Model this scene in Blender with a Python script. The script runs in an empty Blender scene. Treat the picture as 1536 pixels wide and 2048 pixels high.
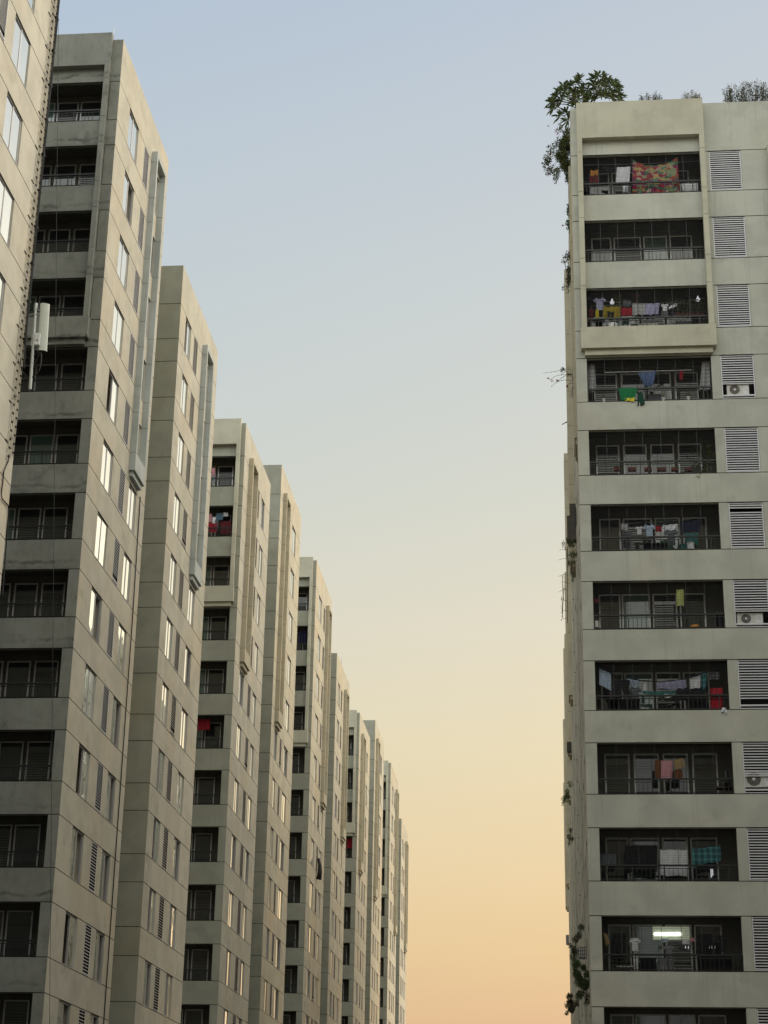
import bpy, math, random
from mathutils import Vector, Matrix, Euler
R_ = math.radians
random.seed(11)
sc = bpy.context.scene
col = sc.collection

# ------------------------------------------------------------------ camera
F_PX, PITCH, ROLL, YAW = 3610.18, 0.37139, -0.018218, -0.098352
EYE = Vector((0.0, 0.0, 1.6))
_cy, _sy, _cp, _sp, _cr, _sr = (math.cos(YAW), math.sin(YAW), math.cos(PITCH), math.sin(PITCH), math.cos(ROLL), math.sin(ROLL))
def cam_to_world(x2, u2, d):
    x = x2*_cr + u2*_sr; uu = -x2*_sr + u2*_cr
    y = d*_cp - uu*_sp; z = d*_sp + uu*_cp
    return Vector((x*_cy + y*_sy, -x*_sy + y*_cy, z))
rt, up, fw = cam_to_world(1, 0, 0), cam_to_world(0, 1, 0), cam_to_world(0, 0, 1)
cam = bpy.data.objects.new('camera', bpy.data.cameras.new('camera')); col.objects.link(cam)
m = Matrix((( rt.x, up.x, -fw.x, EYE.x), (rt.y, up.y, -fw.y, EYE.y), (rt.z, up.z, -fw.z, EYE.z), (0, 0, 0, 1)))
cam.matrix_world = m
cam.data.sensor_fit = 'VERTICAL'; cam.data.sensor_height = 24.0
cam.data.lens = 24.0*F_PX/2048.0
cam.data.clip_start = 0.1; cam.data.clip_end = 6000
sc.camera = cam
def at(u, v, Y):
    """real point on the plane y = Y seen at photo pixel (u, v)"""
    r = cam_to_world((u-768)/F_PX, -(v-1024)/F_PX, 1.0)
    return EYE + r*(Y/r.y)

# ------------------------------------------------------------------ sky and light
SUN_AZ, SUN_EL = R_(55), R_(46)        # azimuth measured from +Y towards +X
w = bpy.data.worlds.new('World'); sc.world = w; w.use_nodes = True
nt = w.node_tree; nt.nodes.clear()
N = nt.nodes.new; L = nt.links.new
tc = N('ShaderNodeTexCoord'); sep = N('ShaderNodeSeparateXYZ'); L(tc.outputs['Generated'], sep.inputs[0])
def ramp(stops, fac):
    r = N('ShaderNodeValToRGB'); L(fac, r.inputs[0]); cr = r.color_ramp; cr.interpolation = 'B_SPLINE' if False else 'EASE' if False else 'LINEAR'
    while len(cr.elements) > 1: cr.elements.remove(cr.elements[-1])
    cr.elements[0].position = stops[0][0]; cr.elements[0].color = (*stops[0][1], 1)
    for p, c in stops[1:]:
        e = cr.elements.new(p); e.color = (*c, 1)
    return r.outputs[0]
def lin(r, g, b, k=1.0):
    f = lambda v: ((v/255+0.055)/1.055)**2.4 if v > 10 else v/255/12.92
    return (f(r)*k, f(g)*k, f(b)*k)
S = lambda deg: math.sin(R_(deg))
front = ramp([(0.0, lin(214,160,124)), (S(5.3), lin(226,187,145)), (S(7.7), lin(232,201,153)), (S(10), lin(234,209,166)), (S(13.8), lin(231,217,183)),
              (S(17.7), lin(224,217,197)), (S(21.7), lin(212,213,202)), (S(25), lin(206,210,206)), (S(29.5), lin(199,206,209)), (S(37), lin(185,197,211)),
              (S(50), lin(194,204,218, 0.9)), (1.0, lin(205,214,226, 0.6))], sep.outputs[2])
# unseen sky behind the camera: bright band added to light the fronts
back = ramp([(0.0, lin(196,198,194, 0.8)), (S(12), lin(214,216,214, 1.0)), (S(21), lin(216,218,212, 2.5)), (S(33), lin(216,218,212, 3.4)), (S(43), lin(212,216,216, 2.0)), (S(58), lin(205,212,222, 0.7)), (1.0, lin(205,212,222, 0.6))], sep.outputs[2])
def dotnode(v, lo, hi):
    d = N('ShaderNodeVectorMath'); d.operation = 'DOT_PRODUCT'; L(tc.outputs['Generated'], d.inputs[0]); d.inputs[1].default_value = v
    mr = N('ShaderNodeMapRange'); mr.interpolation_type = 'SMOOTHSTEP'; L(d.outputs['Value'], mr.inputs[0])
    mr.inputs[1].default_value = lo; mr.inputs[2].default_value = hi
    return mr.outputs[0]
fwd = dotnode((math.sin(R_(-8)), math.cos(R_(-8)), 0), 0.1, 0.7)
mixc = N('ShaderNodeMix'); mixc.data_type = 'RGBA'; L(fwd, mixc.inputs[0]); L(back, mixc.inputs[6]); L(front, mixc.inputs[7])
# glow round the set sun, out of the frame to the right
ge, ga = R_(9), R_(44)
glow = dotnode((math.sin(ga)*math.cos(ge), math.cos(ga)*math.cos(ge), math.sin(ge)), 0.80, 0.99)
gm = N('ShaderNodeMix'); gm.data_type = 'RGBA'; gm.blend_type = 'ADD'; L(glow, gm.inputs[0]); L(mixc.outputs[2], gm.inputs[6]); gm.inputs[7].default_value = (1.6, 1.38, 1.03, 1)
# a little more pale light towards the right of the frame, bluer on the left
side = N('ShaderNodeMapRange'); L(sep.outputs[0], side.inputs[0]); side.inputs[1].default_value = -0.25; side.inputs[2].default_value = 0.2
tint = N('ShaderNodeMix'); tint.data_type = 'RGBA'; L(side.outputs[0], tint.inputs[0]); tint.inputs[6].default_value = (0.93, 0.975, 1.01, 1); tint.inputs[7].default_value = (1.12, 1.07, 1.01, 1)
mul = N('ShaderNodeMix'); mul.data_type = 'RGBA'; mul.blend_type = 'MULTIPLY'; mul.inputs[0].default_value = 1; L(gm.outputs[2], mul.inputs[6]); L(tint.outputs[2], mul.inputs[7])
bg1 = N('ShaderNodeBackground'); L(mul.outputs[2], bg1.inputs[0]); bg1.inputs[1].default_value = 1.0
sky = N('ShaderNodeTexSky'); sky.sky_type = 'NISHITA'; sky.sun_disc = False; sky.sun_elevation = SUN_EL; sky.sun_rotation = SUN_AZ
bg2 = N('ShaderNodeBackground'); L(sky.outputs[0], bg2.inputs[0]); bg2.inputs[1].default_value = 0.0015
add = N('ShaderNodeAddShader'); L(bg1.outputs[0], add.inputs[0]); L(bg2.outputs[0], add.inputs[1])
out = N('ShaderNodeOutputWorld'); L(add.outputs[0], out.inputs[0])

sl = bpy.data.lights.new('sun', 'SUN'); sl.energy = 2.2; sl.angle = R_(40); sl.color = (1.0, 0.88, 0.71)
so = bpy.data.objects.new('sun', sl); col.objects.link(so)
sd = Vector((math.sin(SUN_AZ)*math.cos(SUN_EL), math.cos(SUN_AZ)*math.cos(SUN_EL), math.sin(SUN_EL)))
so.rotation_euler = sd.to_track_quat('Z', 'Y').to_euler()
sc.view_settings.view_transform = 'Standard'; sc.view_settings.look = 'None'
sc.view_settings.gamma = 1; sc.view_settings.exposure = 0.0
try: sc.view_settings.use_curve_mapping = False
except Exception: pass
sc.cycles.max_bounces = 6; sc.cycles.diffuse_bounces = 2; sc.cycles.glossy_bounces = 3

# ------------------------------------------------------------------ materials
def newmat(name):
    mt = bpy.data.materials.new(name); mt.use_nodes = True
    t = mt.node_tree; b = t.nodes['Principled BSDF']
    return mt, t, b
def plain(name, c, rough=0.6, metal=0.0, var=0.12, scale=6.0, emit=None, spec=0.4):
    mt, t, b = newmat(name)
    b.inputs['Roughness'].default_value = rough; b.inputs['Metallic'].default_value = metal
    b.inputs['Specular IOR Level'].default_value = spec
    n = t.nodes.new('ShaderNodeTexNoise'); n.inputs['Scale'].default_value = scale; n.inputs['Detail'].default_value = 4
    g = t.nodes.new('ShaderNodeTexCoord'); t.links.new(g.outputs['Object'], n.inputs['Vector'])
    r = t.nodes.new('ShaderNodeValToRGB'); t.links.new(n.outputs['Fac'], r.inputs[0])
    r.color_ramp.elements[0].position = 0.3; r.color_ramp.elements[1].position = 0.7
    r.color_ramp.elements[0].color = (*[max(0, v*(1-var)) for v in c], 1); r.color_ramp.elements[1].color = (*[v*(1+var) for v in c], 1)
    t.links.new(r.outputs[0], b.inputs['Base Color'])
    if emit:
        b.inputs['Emission Color'].default_value = (*emit[0], 1); b.inputs['Emission Strength'].default_value = emit[1]
    return mt
def plaster(name, c, dirt=0.35, dirtcol=(0.16, 0.165, 0.14), streak=0.5, warm=0.10, seed=0.0, rough=0.9, water=0.0):
    """painted render: mottled, rain streaked, patches of grime"""
    mt, t, b = newmat(name); n_, l_ = t.nodes.new, t.links.new
    b.inputs['Roughness'].default_value = rough; b.inputs['Specular IOR Level'].default_value = 0.2
    geo = n_('ShaderNodeNewGeometry')
    off = n_('ShaderNodeVectorMath'); off.operation = 'ADD'; l_(geo.outputs['Position'], off.inputs[0]); off.inputs[1].default_value = (seed*13.1, seed*7.3, seed*3.7)
    def noise(scale, vec=(1, 1, 1), det=5, rg=0.55):
        mp = n_('ShaderNodeVectorMath'); mp.operation = 'MULTIPLY'; l_(off.outputs[0], mp.inputs[0]); mp.inputs[1].default_value = vec
        q = n_('ShaderNodeTexNoise'); q.inputs['Scale'].default_value = scale; q.inputs['Detail'].default_value = det; q.inputs['Roughness'].default_value = rg
        l_(mp.outputs[0], q.inputs['Vector']); return q.outputs['Fac']
    def rng(f, a, b2, c2=0.0, d2=1.0):
        q = n_('ShaderNodeMapRange'); q.interpolation_type = 'SMOOTHSTEP'; l_(f, q.inputs[0]); q.inputs[1].default_value = a; q.inputs[2].default_value = b2; q.inputs[3].default_value = c2; q.inputs[4].default_value = d2; return q.outputs[0]
    def mix(f, A, B):
        q = n_('ShaderNodeMix'); q.data_type = 'RGBA'
        if isinstance(f, float): q.inputs[0].default_value = f
        else: l_(f, q.inputs[0])
        for s, v in ((6, A), (7, B)):
            if isinstance(v, tuple): q.inputs[s].default_value = (*v, 1)
            else: l_(v, q.inputs[s])
        return q.outputs[2]
    lo = tuple(v*0.9 for v in c); hi = tuple(min(1, v*1.06) for v in c)
    base = mix(rng(noise(0.9), 0.35, 0.65), lo, hi)
    base = mix(rng(noise(0.28, det=3), 0.45, 0.75, 0, warm*4), base, (c[0]*1.12, c[1]*0.98, c[2]*0.82))
    base = mix(rng(noise(14.0, det=6, rg=0.7), 0.3, 0.7, 0, 0.14), base, tuple(v*0.72 for v in c))
    st = rng(noise(1.0, (3.2, 3.2, 0.16), 4), 0.55, 0.85, 0, streak)
    base = mix(st, base, tuple(0.55*v + 0.45*d*0.9 for v, d in zip(c, dirtcol)))
    st2 = rng(noise(1.0, (9.0, 9.0, 0.35), 4, 0.6), 0.52, 0.8, 0, streak*0.9)
    st3 = n_('ShaderNodeMath'); st3.operation = 'MULTIPLY'; l_(st2, st3.inputs[0]); l_(rng(noise(0.5, (1, 1, 0.8), 3), 0.42, 0.62), st3.inputs[1])
    base = mix(st3.outputs[0], base, tuple(0.45*v + 0.45*d for v, d in zip(c, dirtcol)))
    pa = rng(noise(0.75, (1, 1, 1.1), 6, 0.62), 0.56, 0.72, 0, dirt)
    base = mix(pa, base, dirtcol)
    if water:
        # damp tide-line wandering along the lower part of every parapet band
        sp = n_('ShaderNodeSeparateXYZ'); l_(geo.outputs['Position'], sp.inputs[0])
        def mt2(op, A, B=None):
            q = n_('ShaderNodeMath'); q.operation = op
            for i_, v in enumerate((A, B)):
                if v is None: continue
                if isinstance(v, (int, float)): q.inputs[i_].default_value = v
                else: l_(v, q.inputs[i_])
            return q.outputs[0]
        zm = mt2('FLOORED_MODULO' if False else 'MODULO', mt2('ADD', sp.outputs[2], 300-44.31), 3.0)
        wob = mt2('MULTIPLY', noise(1.3, (1, 1, 0.25), 4), 0.55)
        dlt = mt2('SUBTRACT', zm, mt2('ADD', wob, 0.02))
        line = mt2('MULTIPLY', rng(mt2('ABSOLUTE', dlt), 0.0, 0.13, 1, 0), rng(noise(2.3, det=3), 0.35, 0.6, 0.2, 1))
        below = rng(dlt, -0.45, 0.0, 0.6, 0.05)
        msk = rng(noise(0.35, det=2), 0.4, 0.6, 0.15, 1)
        tot = mt2('MULTIPLY', mt2('MULTIPLY', mt2('MAXIMUM', line, below), msk), water)
        base = mix(tot, base, tuple(v*0.33 for v in c))
        base = mix(rng(noise(3.5, (1, 1, 0.5), 6, 0.7), 0.45, 0.75, 0, 0.45), base, tuple(v*0.5 for v in c))
    l_(base, b.inputs['Base Color'])
    bp = n_('ShaderNodeBump'); bp.inputs['Strength'].default_value = 0.25; bp.inputs['Distance'].default_value = 0.02
    l_(noise(9.0, det=8, rg=0.7), bp.inputs['Height']); l_(bp.outputs[0], b.inputs['Normal'])
    return mt
M = {}
M['facade'] = plaster('cream_render', (0.53, 0.50, 0.415), dirt=0.5, dirtcol=(0.29, 0.29, 0.22), streak=0.45, seed=1, warm=0.12)
M['facade_far'] = plaster('warm_cream_render', (0.56, 0.512, 0.40), dirt=0.45, dirtcol=(0.30, 0.275, 0.20), streak=0.45, seed=2, warm=0.16)
M['facade_t'] = plaster('pale_cream_render', (0.57, 0.54, 0.455), dirt=0.2, streak=0.2, seed=3, warm=0.12)
M['olive'] = plaster('olive_grey_render', (0.37, 0.365, 0.285), dirt=0.10, streak=0.2, seed=4)
M['stained'] = plaster('stained_grey_render', (0.285, 0.29, 0.255), dirt=0.6, dirtcol=(0.10, 0.105, 0.09), streak=0.6, seed=5, warm=0.03, water=0.85)
M['front'] = plaster('grey_cream_render', (0.37, 0.37, 0.305), dirt=0.3, dirtcol=(0.22, 0.225, 0.18), streak=0.5, seed=6, warm=0.05)
M['front_r'] = plaster('mid_grey_render', (0.53, 0.535, 0.47), dirt=0.3, dirtcol=(0.24, 0.245, 0.20), streak=0.7, seed=7, warm=0.05)
M['bay'] = plaster('yellow_cream_trim', (0.56, 0.54, 0.43), dirt=0.2, streak=0.5, seed=8, warm=0.05)
M['bluegrey'] = plaster('blue_grey_trim', (0.47, 0.50, 0.48), dirt=0.18, streak=0.35, seed=9, warm=0.0)
M['fin'] = plaster('cream_trim', (0.50, 0.455, 0.34), dirt=0.10, streak=0.3, seed=10)
M['joint'] = plain('joint_sealant', (0.045, 0.04, 0.032), 0.9)
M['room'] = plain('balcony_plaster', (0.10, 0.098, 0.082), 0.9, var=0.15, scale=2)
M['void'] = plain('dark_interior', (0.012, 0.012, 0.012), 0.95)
M['roof'] = plain('roof_concrete', (0.3, 0.29, 0.27), 0.9)
M['alu'] = plain('grey_aluminium', (0.50, 0.49, 0.50), 0.4, 0.4, var=0.05)
M['white'] = plain('white_paint', (0.72, 0.73, 0.74), 0.5, var=0.06)
M['whiteframe'] = plain('white_door_frame', (0.84, 0.85, 0.84) if False else (0.70, 0.71, 0.70), 0.45, var=0.05)
M['black'] = plain('black_paint', (0.018, 0.02, 0.02), 0.4)
M['grille'] = plain('grey_grille_wire', (0.05, 0.052, 0.055), 0.5)
M['slat'] = plain('white_louvre_slat', (0.74, 0.74, 0.77), 0.4, var=0.04)
M['slatcream'] = plain('cream_louvre_slat', (0.56, 0.53, 0.48), 0.5, var=0.06)
M['galv'] = plain('galvanised_steel', (0.42, 0.44, 0.43), 0.45, 0.4, var=0.1)
M['radome'] = plain('radome_plastic', (0.60, 0.63, 0.57), 0.45, var=0.03)
M['cable'] = plain('black_cable', (0.012, 0.012, 0.012), 0.5)
M['ac'] = plain('ac_casing', (0.62, 0.61, 0.57), 0.5, var=0.06)
M['brown'] = plain('brown_steel_cage', (0.10, 0.082, 0.064), 0.7)
M['ground'] = plain('concrete_paving', (0.09, 0.085, 0.075), 0.9, scale=0.4)
def glass(name, dark=(0.03, 0.035, 0.04), f=0.72, bump=0.02, tintc=(0.95, 0.95, 0.93)):
    mt, t, b = newmat(name); n_, l_ = t.nodes.new, t.links.new
    t.nodes.remove(b)
    d = n_('ShaderNodeBsdfDiffuse'); d.inputs[0].default_value = (*dark, 1)
    g = n_('ShaderNodeBsdfGlossy'); g.inputs['Roughness'].default_value = 0.015; g.inputs[0].default_value = (*tintc, 1)
    fr = n_('ShaderNodeFresnel'); fr.inputs[0].default_value = 1.5
    ad = n_('ShaderNodeMath'); ad.operation = 'ADD'; ad.use_clamp = True; l_(fr.outputs[0], ad.inputs[0]); ad.inputs[1].default_value = f
    mx = n_('ShaderNodeMixShader'); l_(ad.outputs[0], mx.inputs[0]); l_(d.outputs[0], mx.inputs[1]); l_(g.outputs[0], mx.inputs[2])
    geo = n_('ShaderNodeNewGeometry'); ns = n_('ShaderNodeTexNoise'); ns.inputs['Scale'].default_value = 1.1; ns.inputs['Detail'].default_value = 2
    l_(geo.outputs['Position'], ns.inputs['Vector'])
    bp = n_('ShaderNodeBump'); bp.inputs['Strength'].default_value = bump*4; bp.inputs['Distance'].default_value = 0.03; l_(ns.outputs['Fac'], bp.inputs['Height'])
    l_(bp.outputs[0], g.inputs['Normal'])
    l_(mx.outputs[0], t.nodes['Material Output'].inputs[0])
    return mt
M['glass'] = glass('reflective_window_glass', (0.015, 0.02, 0.02), 0.66, 0.02, (0.93, 0.96, 0.93))
M['darkglass'] = glass('balcony_door_glass', (0.035, 0.04, 0.04), 0.03, 0.0)
M['greenglass'] = glass('green_balcony_glass', (0.10, 0.16, 0.14), 0.05, 0.0)
M['curtain'] = plain('pale_curtain', (0.22, 0.22, 0.21), 0.6, scale=3, var=0.12)
M['lit'] = plain('tube_light', (1, 1, 1), 0.5, emit=((0.95, 1.0, 0.92), 5.5))
M['litpane'] = plain('lit_wall_panel', (0.6, 0.65, 0.5), 0.5, emit=((0.8, 0.9, 0.65), 0.18))
M['white_glow'] = plain('bulb_and_bottle_glow', (0.9, 0.92, 0.95), 0.4, emit=((0.9, 0.95, 1.0), 0.45))
def C(name, c, **k):
    if name not in M: M[name] = plain(name, c, 0.9, **k)
    return M[name]

# ------------------------------------------------------------------ mesh helper
class MB:
    def __init__(s): s.v, s.f, s.m, s.mats = [], [], [], []
    def mi(s, mat):
        if mat not in s.mats: s.mats.append(mat)
        return s.mats.index(mat)
    def face(s, pts, mat):
        i = len(s.v); s.v += [tuple(p) for p in pts]; s.f.append(tuple(range(i, i+len(pts)))); s.m.append(s.mi(mat))
    def box(s, a, b, mat):
        x0, y0, z0 = a; x1, y1, z1 = b
        if x0 > x1: x0, x1 = x1, x0
        if y0 > y1: y0, y1 = y1, y0
        if z0 > z1: z0, z1 = z1, z0
        i = len(s.v); s.v += [(x0,y0,z0),(x1,y0,z0),(x1,y1,z0),(x0,y1,z0),(x0,y0,z1),(x1,y0,z1),(x1,y1,z1),(x0,y1,z1)]
        for q in ((0,3,2,1),(4,5,6,7),(0,1,5,4),(1,2,6,5),(2,3,7,6),(3,0,4,7)):
            s.f.append(tuple(i+k for k in q)); s.m.append(s.mi(mat))
    def tube(s, pts, r, mat, n=6, r2=None, cap=True):
        pts = [Vector(p) for p in pts]; k = len(pts); i0 = len(s.v); mi = s.mi(mat)
        for j, p in enumerate(pts):
            d = (pts[min(j+1, k-1)] - pts[max(j-1, 0)]).normalized()
            a = d.cross(Vector((0, 0, 1)) if abs(d.z) < 0.9 else Vector((1, 0, 0))).normalized(); bb = d.cross(a)
            rr = r if r2 is None else r + (r2-r)*j/(k-1)
            for q in range(n):
                t = 2*math.pi*q/n; s.v.append(tuple(p + a*rr*math.cos(t) + bb*rr*math.sin(t)))
        for j in range(k-1):
            for q in range(n):
                s.f.append((i0+j*n+q, i0+j*n+(q+1) % n, i0+(j+1)*n+(q+1) % n, i0+(j+1)*n+q)); s.m.append(mi)
        if cap:
            s.f.append(tuple(i0+q for q in range(n))[::-1]); s.m.append(mi)
            s.f.append(tuple(i0+(k-1)*n+q for q in range(n))); s.m.append(mi)
    def mesh(s, name, smooth=False):
        me = bpy.data.meshes.new(name); me.from_pydata(s.v, [], s.f)
        for q in s.mats: me.materials.append(q)
        me.polygons.foreach_set('material_index', s.m)
        if smooth: me.polygons.foreach_set('use_smooth', [True]*len(s.f))
        me.update(); return me
    def build(s, name, parent=None, smooth=False, loc=None):
        return obj(name, s.mesh(name, smooth), parent, loc)
def obj(name, me, parent=None, loc=None, rz=0.0):
    o = bpy.data.objects.new(name, me); col.objects.link(o)
    if loc is not None: o.location = loc
    o.rotation_euler = (0, 0, rz)
    if parent: o.parent = parent
    return o
def tag(o, label, cat, group=None, kind=None):
    if label: o['label'] = label
    if cat: o['category'] = cat
    if group: o['group'] = group
    if kind: o['kind'] = kind
    return o
def empty(name, loc, label, cat, group=None, rz=0.0):
    o = bpy.data.objects.new(name, None); col.objects.link(o); o.location = loc; o.rotation_euler = (0, 0, rz)
    o.empty_display_size = 0.3
    return tag(o, label, cat, group)
# ground
g = MB(); g.face([(-3000,-3000,0),(3000,-3000,0),(3000,3000,0),(-3000,3000,0)], M['ground'])
go = g.build('ground'); go['kind'] = 'structure'

# ------------------------------------------------------------------ tower blocks
HB, FL = 1.8, 3.0
GR = 0.028                      # joint width
def facade(mb, O, U, I, width, z0, z1, joints, holes, mat):
    """a wall sheet with real openings and recessed joints. O corner, U along, I inwards; holes (u0,u1,za,zb,depth,has_back)"""
    O, U, I = Vector(O), Vector(U), Vector(I)
    P = lambda u, z, d=0.0: (O.x+U.x*u+I.x*d, O.y+U.y*u+I.y*d, z)
    zs = {z0, z1}; us = {0.0, width}
    for j in joints: zs |= {round(j, 4), round(j+GR, 4)}
    for h in holes: us |= {round(h[0], 4), round(h[1], 4)}; zs |= {round(h[2], 4), round(h[3], 4)}
    zs = sorted(z for z in zs if z0 <= z <= z1); us = sorted(us)
    zs = [z for i, z in enumerate(zs) if i == 0 or z-zs[i-1] > 1e-3]
    js = [round(j, 4) for j in joints]
    for zi in range(len(zs)-1):
        za, zb = zs[zi], zs[zi+1]; zc = (za+zb)/2
        groove = any(j-1e-3 < zc < j+GR+1e-3 for j in js)
        run = None
        for ui in range(len(us)):
            solid = False
            if ui < len(us)-1:
                uc = (us[ui]+us[ui+1])/2
                solid = not any(h[0] < uc < h[1] and h[2] < zc < h[3] for h in holes)
            if solid and run is None: run = us[ui]
            if not solid and run is not None:
                a, b = run, us[ui]; run = None
                if groove:
                    e = 0.02; a2, b2 = (a+e if a == 0 else a), (b-e if b == width else b)
                    mb.face([P(a2, za, e), P(b2, za, e), P(b2, zb, e), P(a2, zb, e)], M['joint'])
                    mb.face([P(a, za), P(b, za), P(b2, za, e), P(a2, za, e)], M['joint'])
                    mb.face([P(a2, zb, e), P(b2, zb, e), P(b, zb), P(a, zb)], M['joint'])
                else:
                    mb.face([P(a, za), P(b, za), P(b, zb), P(a, zb)], mat)
    wm = mat
    for u0, u1, za, zb, d, bk in holes:
        mat = M['void'] if abs(d-0.055) < 1e-6 else wm
        mb.face([P(u0, za), P(u0, zb), P(u0, zb, d), P(u0, za, d)], mat)
        mb.face([P(u1, za), P(u1, za, d), P(u1, zb, d), P(u1, zb)], mat)
        mb.face([P(u0, zb), P(u1, zb), P(u1, zb, d), P(u0, zb, d)], mat)
        mb.face([P(u0, za), P(u0, za, d), P(u1, za, d), P(u1, za)], mat)
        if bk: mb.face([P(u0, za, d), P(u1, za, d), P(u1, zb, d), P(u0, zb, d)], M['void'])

_win = {}
def window_meshes(wd, variant):
    key = (round(wd, 2), variant)
    if key in _win: return _win[key]
    h = HB; fr = MB(); pn = MB(); hw = wd/2; A = M['alu']; y = 0.045
    t = 0.05
    fr.box((-hw, y, 0), (hw, y+0.08, t), A); fr.box((-hw, y, h-t), (hw, y+0.08, h), A)
    fr.box((-hw, y, t), (-hw+t, y+0.08, h-t), A); fr.box((hw-t, y, t), (hw, y+0.08, h-t), A)
    mid = 0.0
    fr.box((mid-0.035, y+0.002, t), (mid+0.035, y+0.07, h-t), A)
    fr.box((-hw, -0.012, -0.012), (hw, y-0.002, 0.006), A)      # thin sill
    G = M['glass']
    if variant in (0, 1, 4):
        pn.box((-hw+t, y+0.02, t), (mid-0.045, y+0.028, h-t), G)
    if variant in (0, 2, 4):
        pn.box((mid+0.045, y+0.008, t), (hw-t, y+0.016, h-t), G)
    if variant == 1: pn.box((-hw+t+0.06, y+0.055, t), (mid+0.0, y+0.062, h-t), G)
    if variant == 2: pn.box((mid+0.02, y+0.055, t), (hw-t-0.05, y+0.062, h-t), G)
    if variant == 3:                                                    # curtains and a film behind one sash
        pn.box((-hw+t, y+0.02, t), (mid-0.045, y+0.028, h-t), M['curtain']); pn.box((mid+0.045, y+0.008, t), (hw-t, y+0.016, h-t), G)
    if variant == 4: fr.box((hw-t-0.16, y+0.012, t), (hw-t-0.1, y+0.05, h-t), A)
    _win[key] = (fr.mesh('window'), pn.mesh('pane')); return _win[key]
_lou = {}
def louvre_mesh(wd, kind='full', mat='slat'):
    key = (round(wd, 2), kind, mat)
    if key in _lou: return _lou[key]
    b = MB(); S_ = M[mat]; hw = wd/2; h = HB-0.03; t = 0.035
    zb = 0.0
    side_ = wd < 1.22; dp = 0.004 if side_ else 0.07; t = 0.02 if side_ else t
    b.box((-hw, 0.0, 0), (-hw+t, dp, h), S_); b.box((hw-t, 0.0, 0), (hw, dp, h), S_)
    b.box((-hw+t, 0.0, h-0.025), (hw-t, dp, h), S_); b.box((-hw+t, 0.0, 0), (hw-t, dp, 0.025), S_)
    lo = 0.0
    if kind == 'ac': lo = 0.62; b.box((-hw+t, 0.0, lo-0.03), (hw-t, 0.05, lo), S_); b.box((-hw+t, -0.01, 0.09), (hw-t, 0.06, 0.14), S_)
    if kind == 'half': lo = 0.32; b.box((-hw+t, 0.0, 0.10), (hw-t, 0.05, 0.15), S_)
    n = int(round((h-lo)/0.1)) if not side_ else int(round((h-lo)/0.118))
    for i in range(n):
        if kind == 'gap' and i in (n-3,): continue
        z = lo + 0.045 + (h-lo-0.06)*i/n
        if side_: b.box((-hw+t, 0.0, z), (hw-t, 0.004, z+0.022), S_)
        else: b.box((-hw+t, 0.012, z), (hw-t, 0.022, z+0.038), S_)
    _lou[key] = b.mesh('louvre_panel'); return _lou[key]
_bal = {}
def balcony_meshes(wd):
    key = round(wd, 2)
    if key in _bal: return _bal[key]
    hw = wd/2; K = M['black']; d = {}
    b = MB()
    b.box((-hw, 0.05, 0.50), (hw, 0.12, 0.56), K); b.box((-hw, 0.07, 0.42), (hw, 0.10, 0.445), K); b.box((-hw, 0.07, 0.03), (hw, 0.10, 0.055), K)
    n = int(wd/0.155)
    for i in range(n+1):
        x = -hw+0.03 + (wd-0.06)*i/n
        if i % 7 in (0,): b.box((x-0.018, 0.068, 0), (x+0.018, 0.105, 0.5), K)
        elif i % 7 != 6: b.box((x-0.009, 0.078, 0.055), (x+0.009, 0.094, 0.42), K)
    d['railing'] = b.mesh('balcony_railing')
    b = MB(); G = M['grille']
    for i in range(20): b.box((-hw, 0.13, 0.57+i*0.0605), (hw, 0.138, 0.5765+i*0.0605), G)
    n = int(round(wd/0.68))
    for i in range(1, n): x = -hw+wd*i/n; b.box((x-0.008, 0.124, 0.55), (x+0.008, 0.140, HB), G)
    d['grille'] = b.mesh('safety_grille')
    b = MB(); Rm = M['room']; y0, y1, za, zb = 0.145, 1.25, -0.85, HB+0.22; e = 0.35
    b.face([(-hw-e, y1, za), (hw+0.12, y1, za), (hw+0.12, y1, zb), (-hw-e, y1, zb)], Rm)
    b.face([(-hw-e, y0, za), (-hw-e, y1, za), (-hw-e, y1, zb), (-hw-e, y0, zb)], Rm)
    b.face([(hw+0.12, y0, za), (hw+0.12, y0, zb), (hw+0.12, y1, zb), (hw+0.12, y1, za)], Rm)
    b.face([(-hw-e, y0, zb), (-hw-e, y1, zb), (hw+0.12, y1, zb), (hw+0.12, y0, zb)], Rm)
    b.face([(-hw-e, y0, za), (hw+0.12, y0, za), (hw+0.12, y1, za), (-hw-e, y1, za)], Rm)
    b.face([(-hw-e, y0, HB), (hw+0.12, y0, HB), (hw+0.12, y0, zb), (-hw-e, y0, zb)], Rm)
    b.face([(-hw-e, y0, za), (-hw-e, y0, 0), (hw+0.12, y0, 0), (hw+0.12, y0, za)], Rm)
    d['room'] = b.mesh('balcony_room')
    _bal[key] = d; return d
_dr = {}
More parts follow.
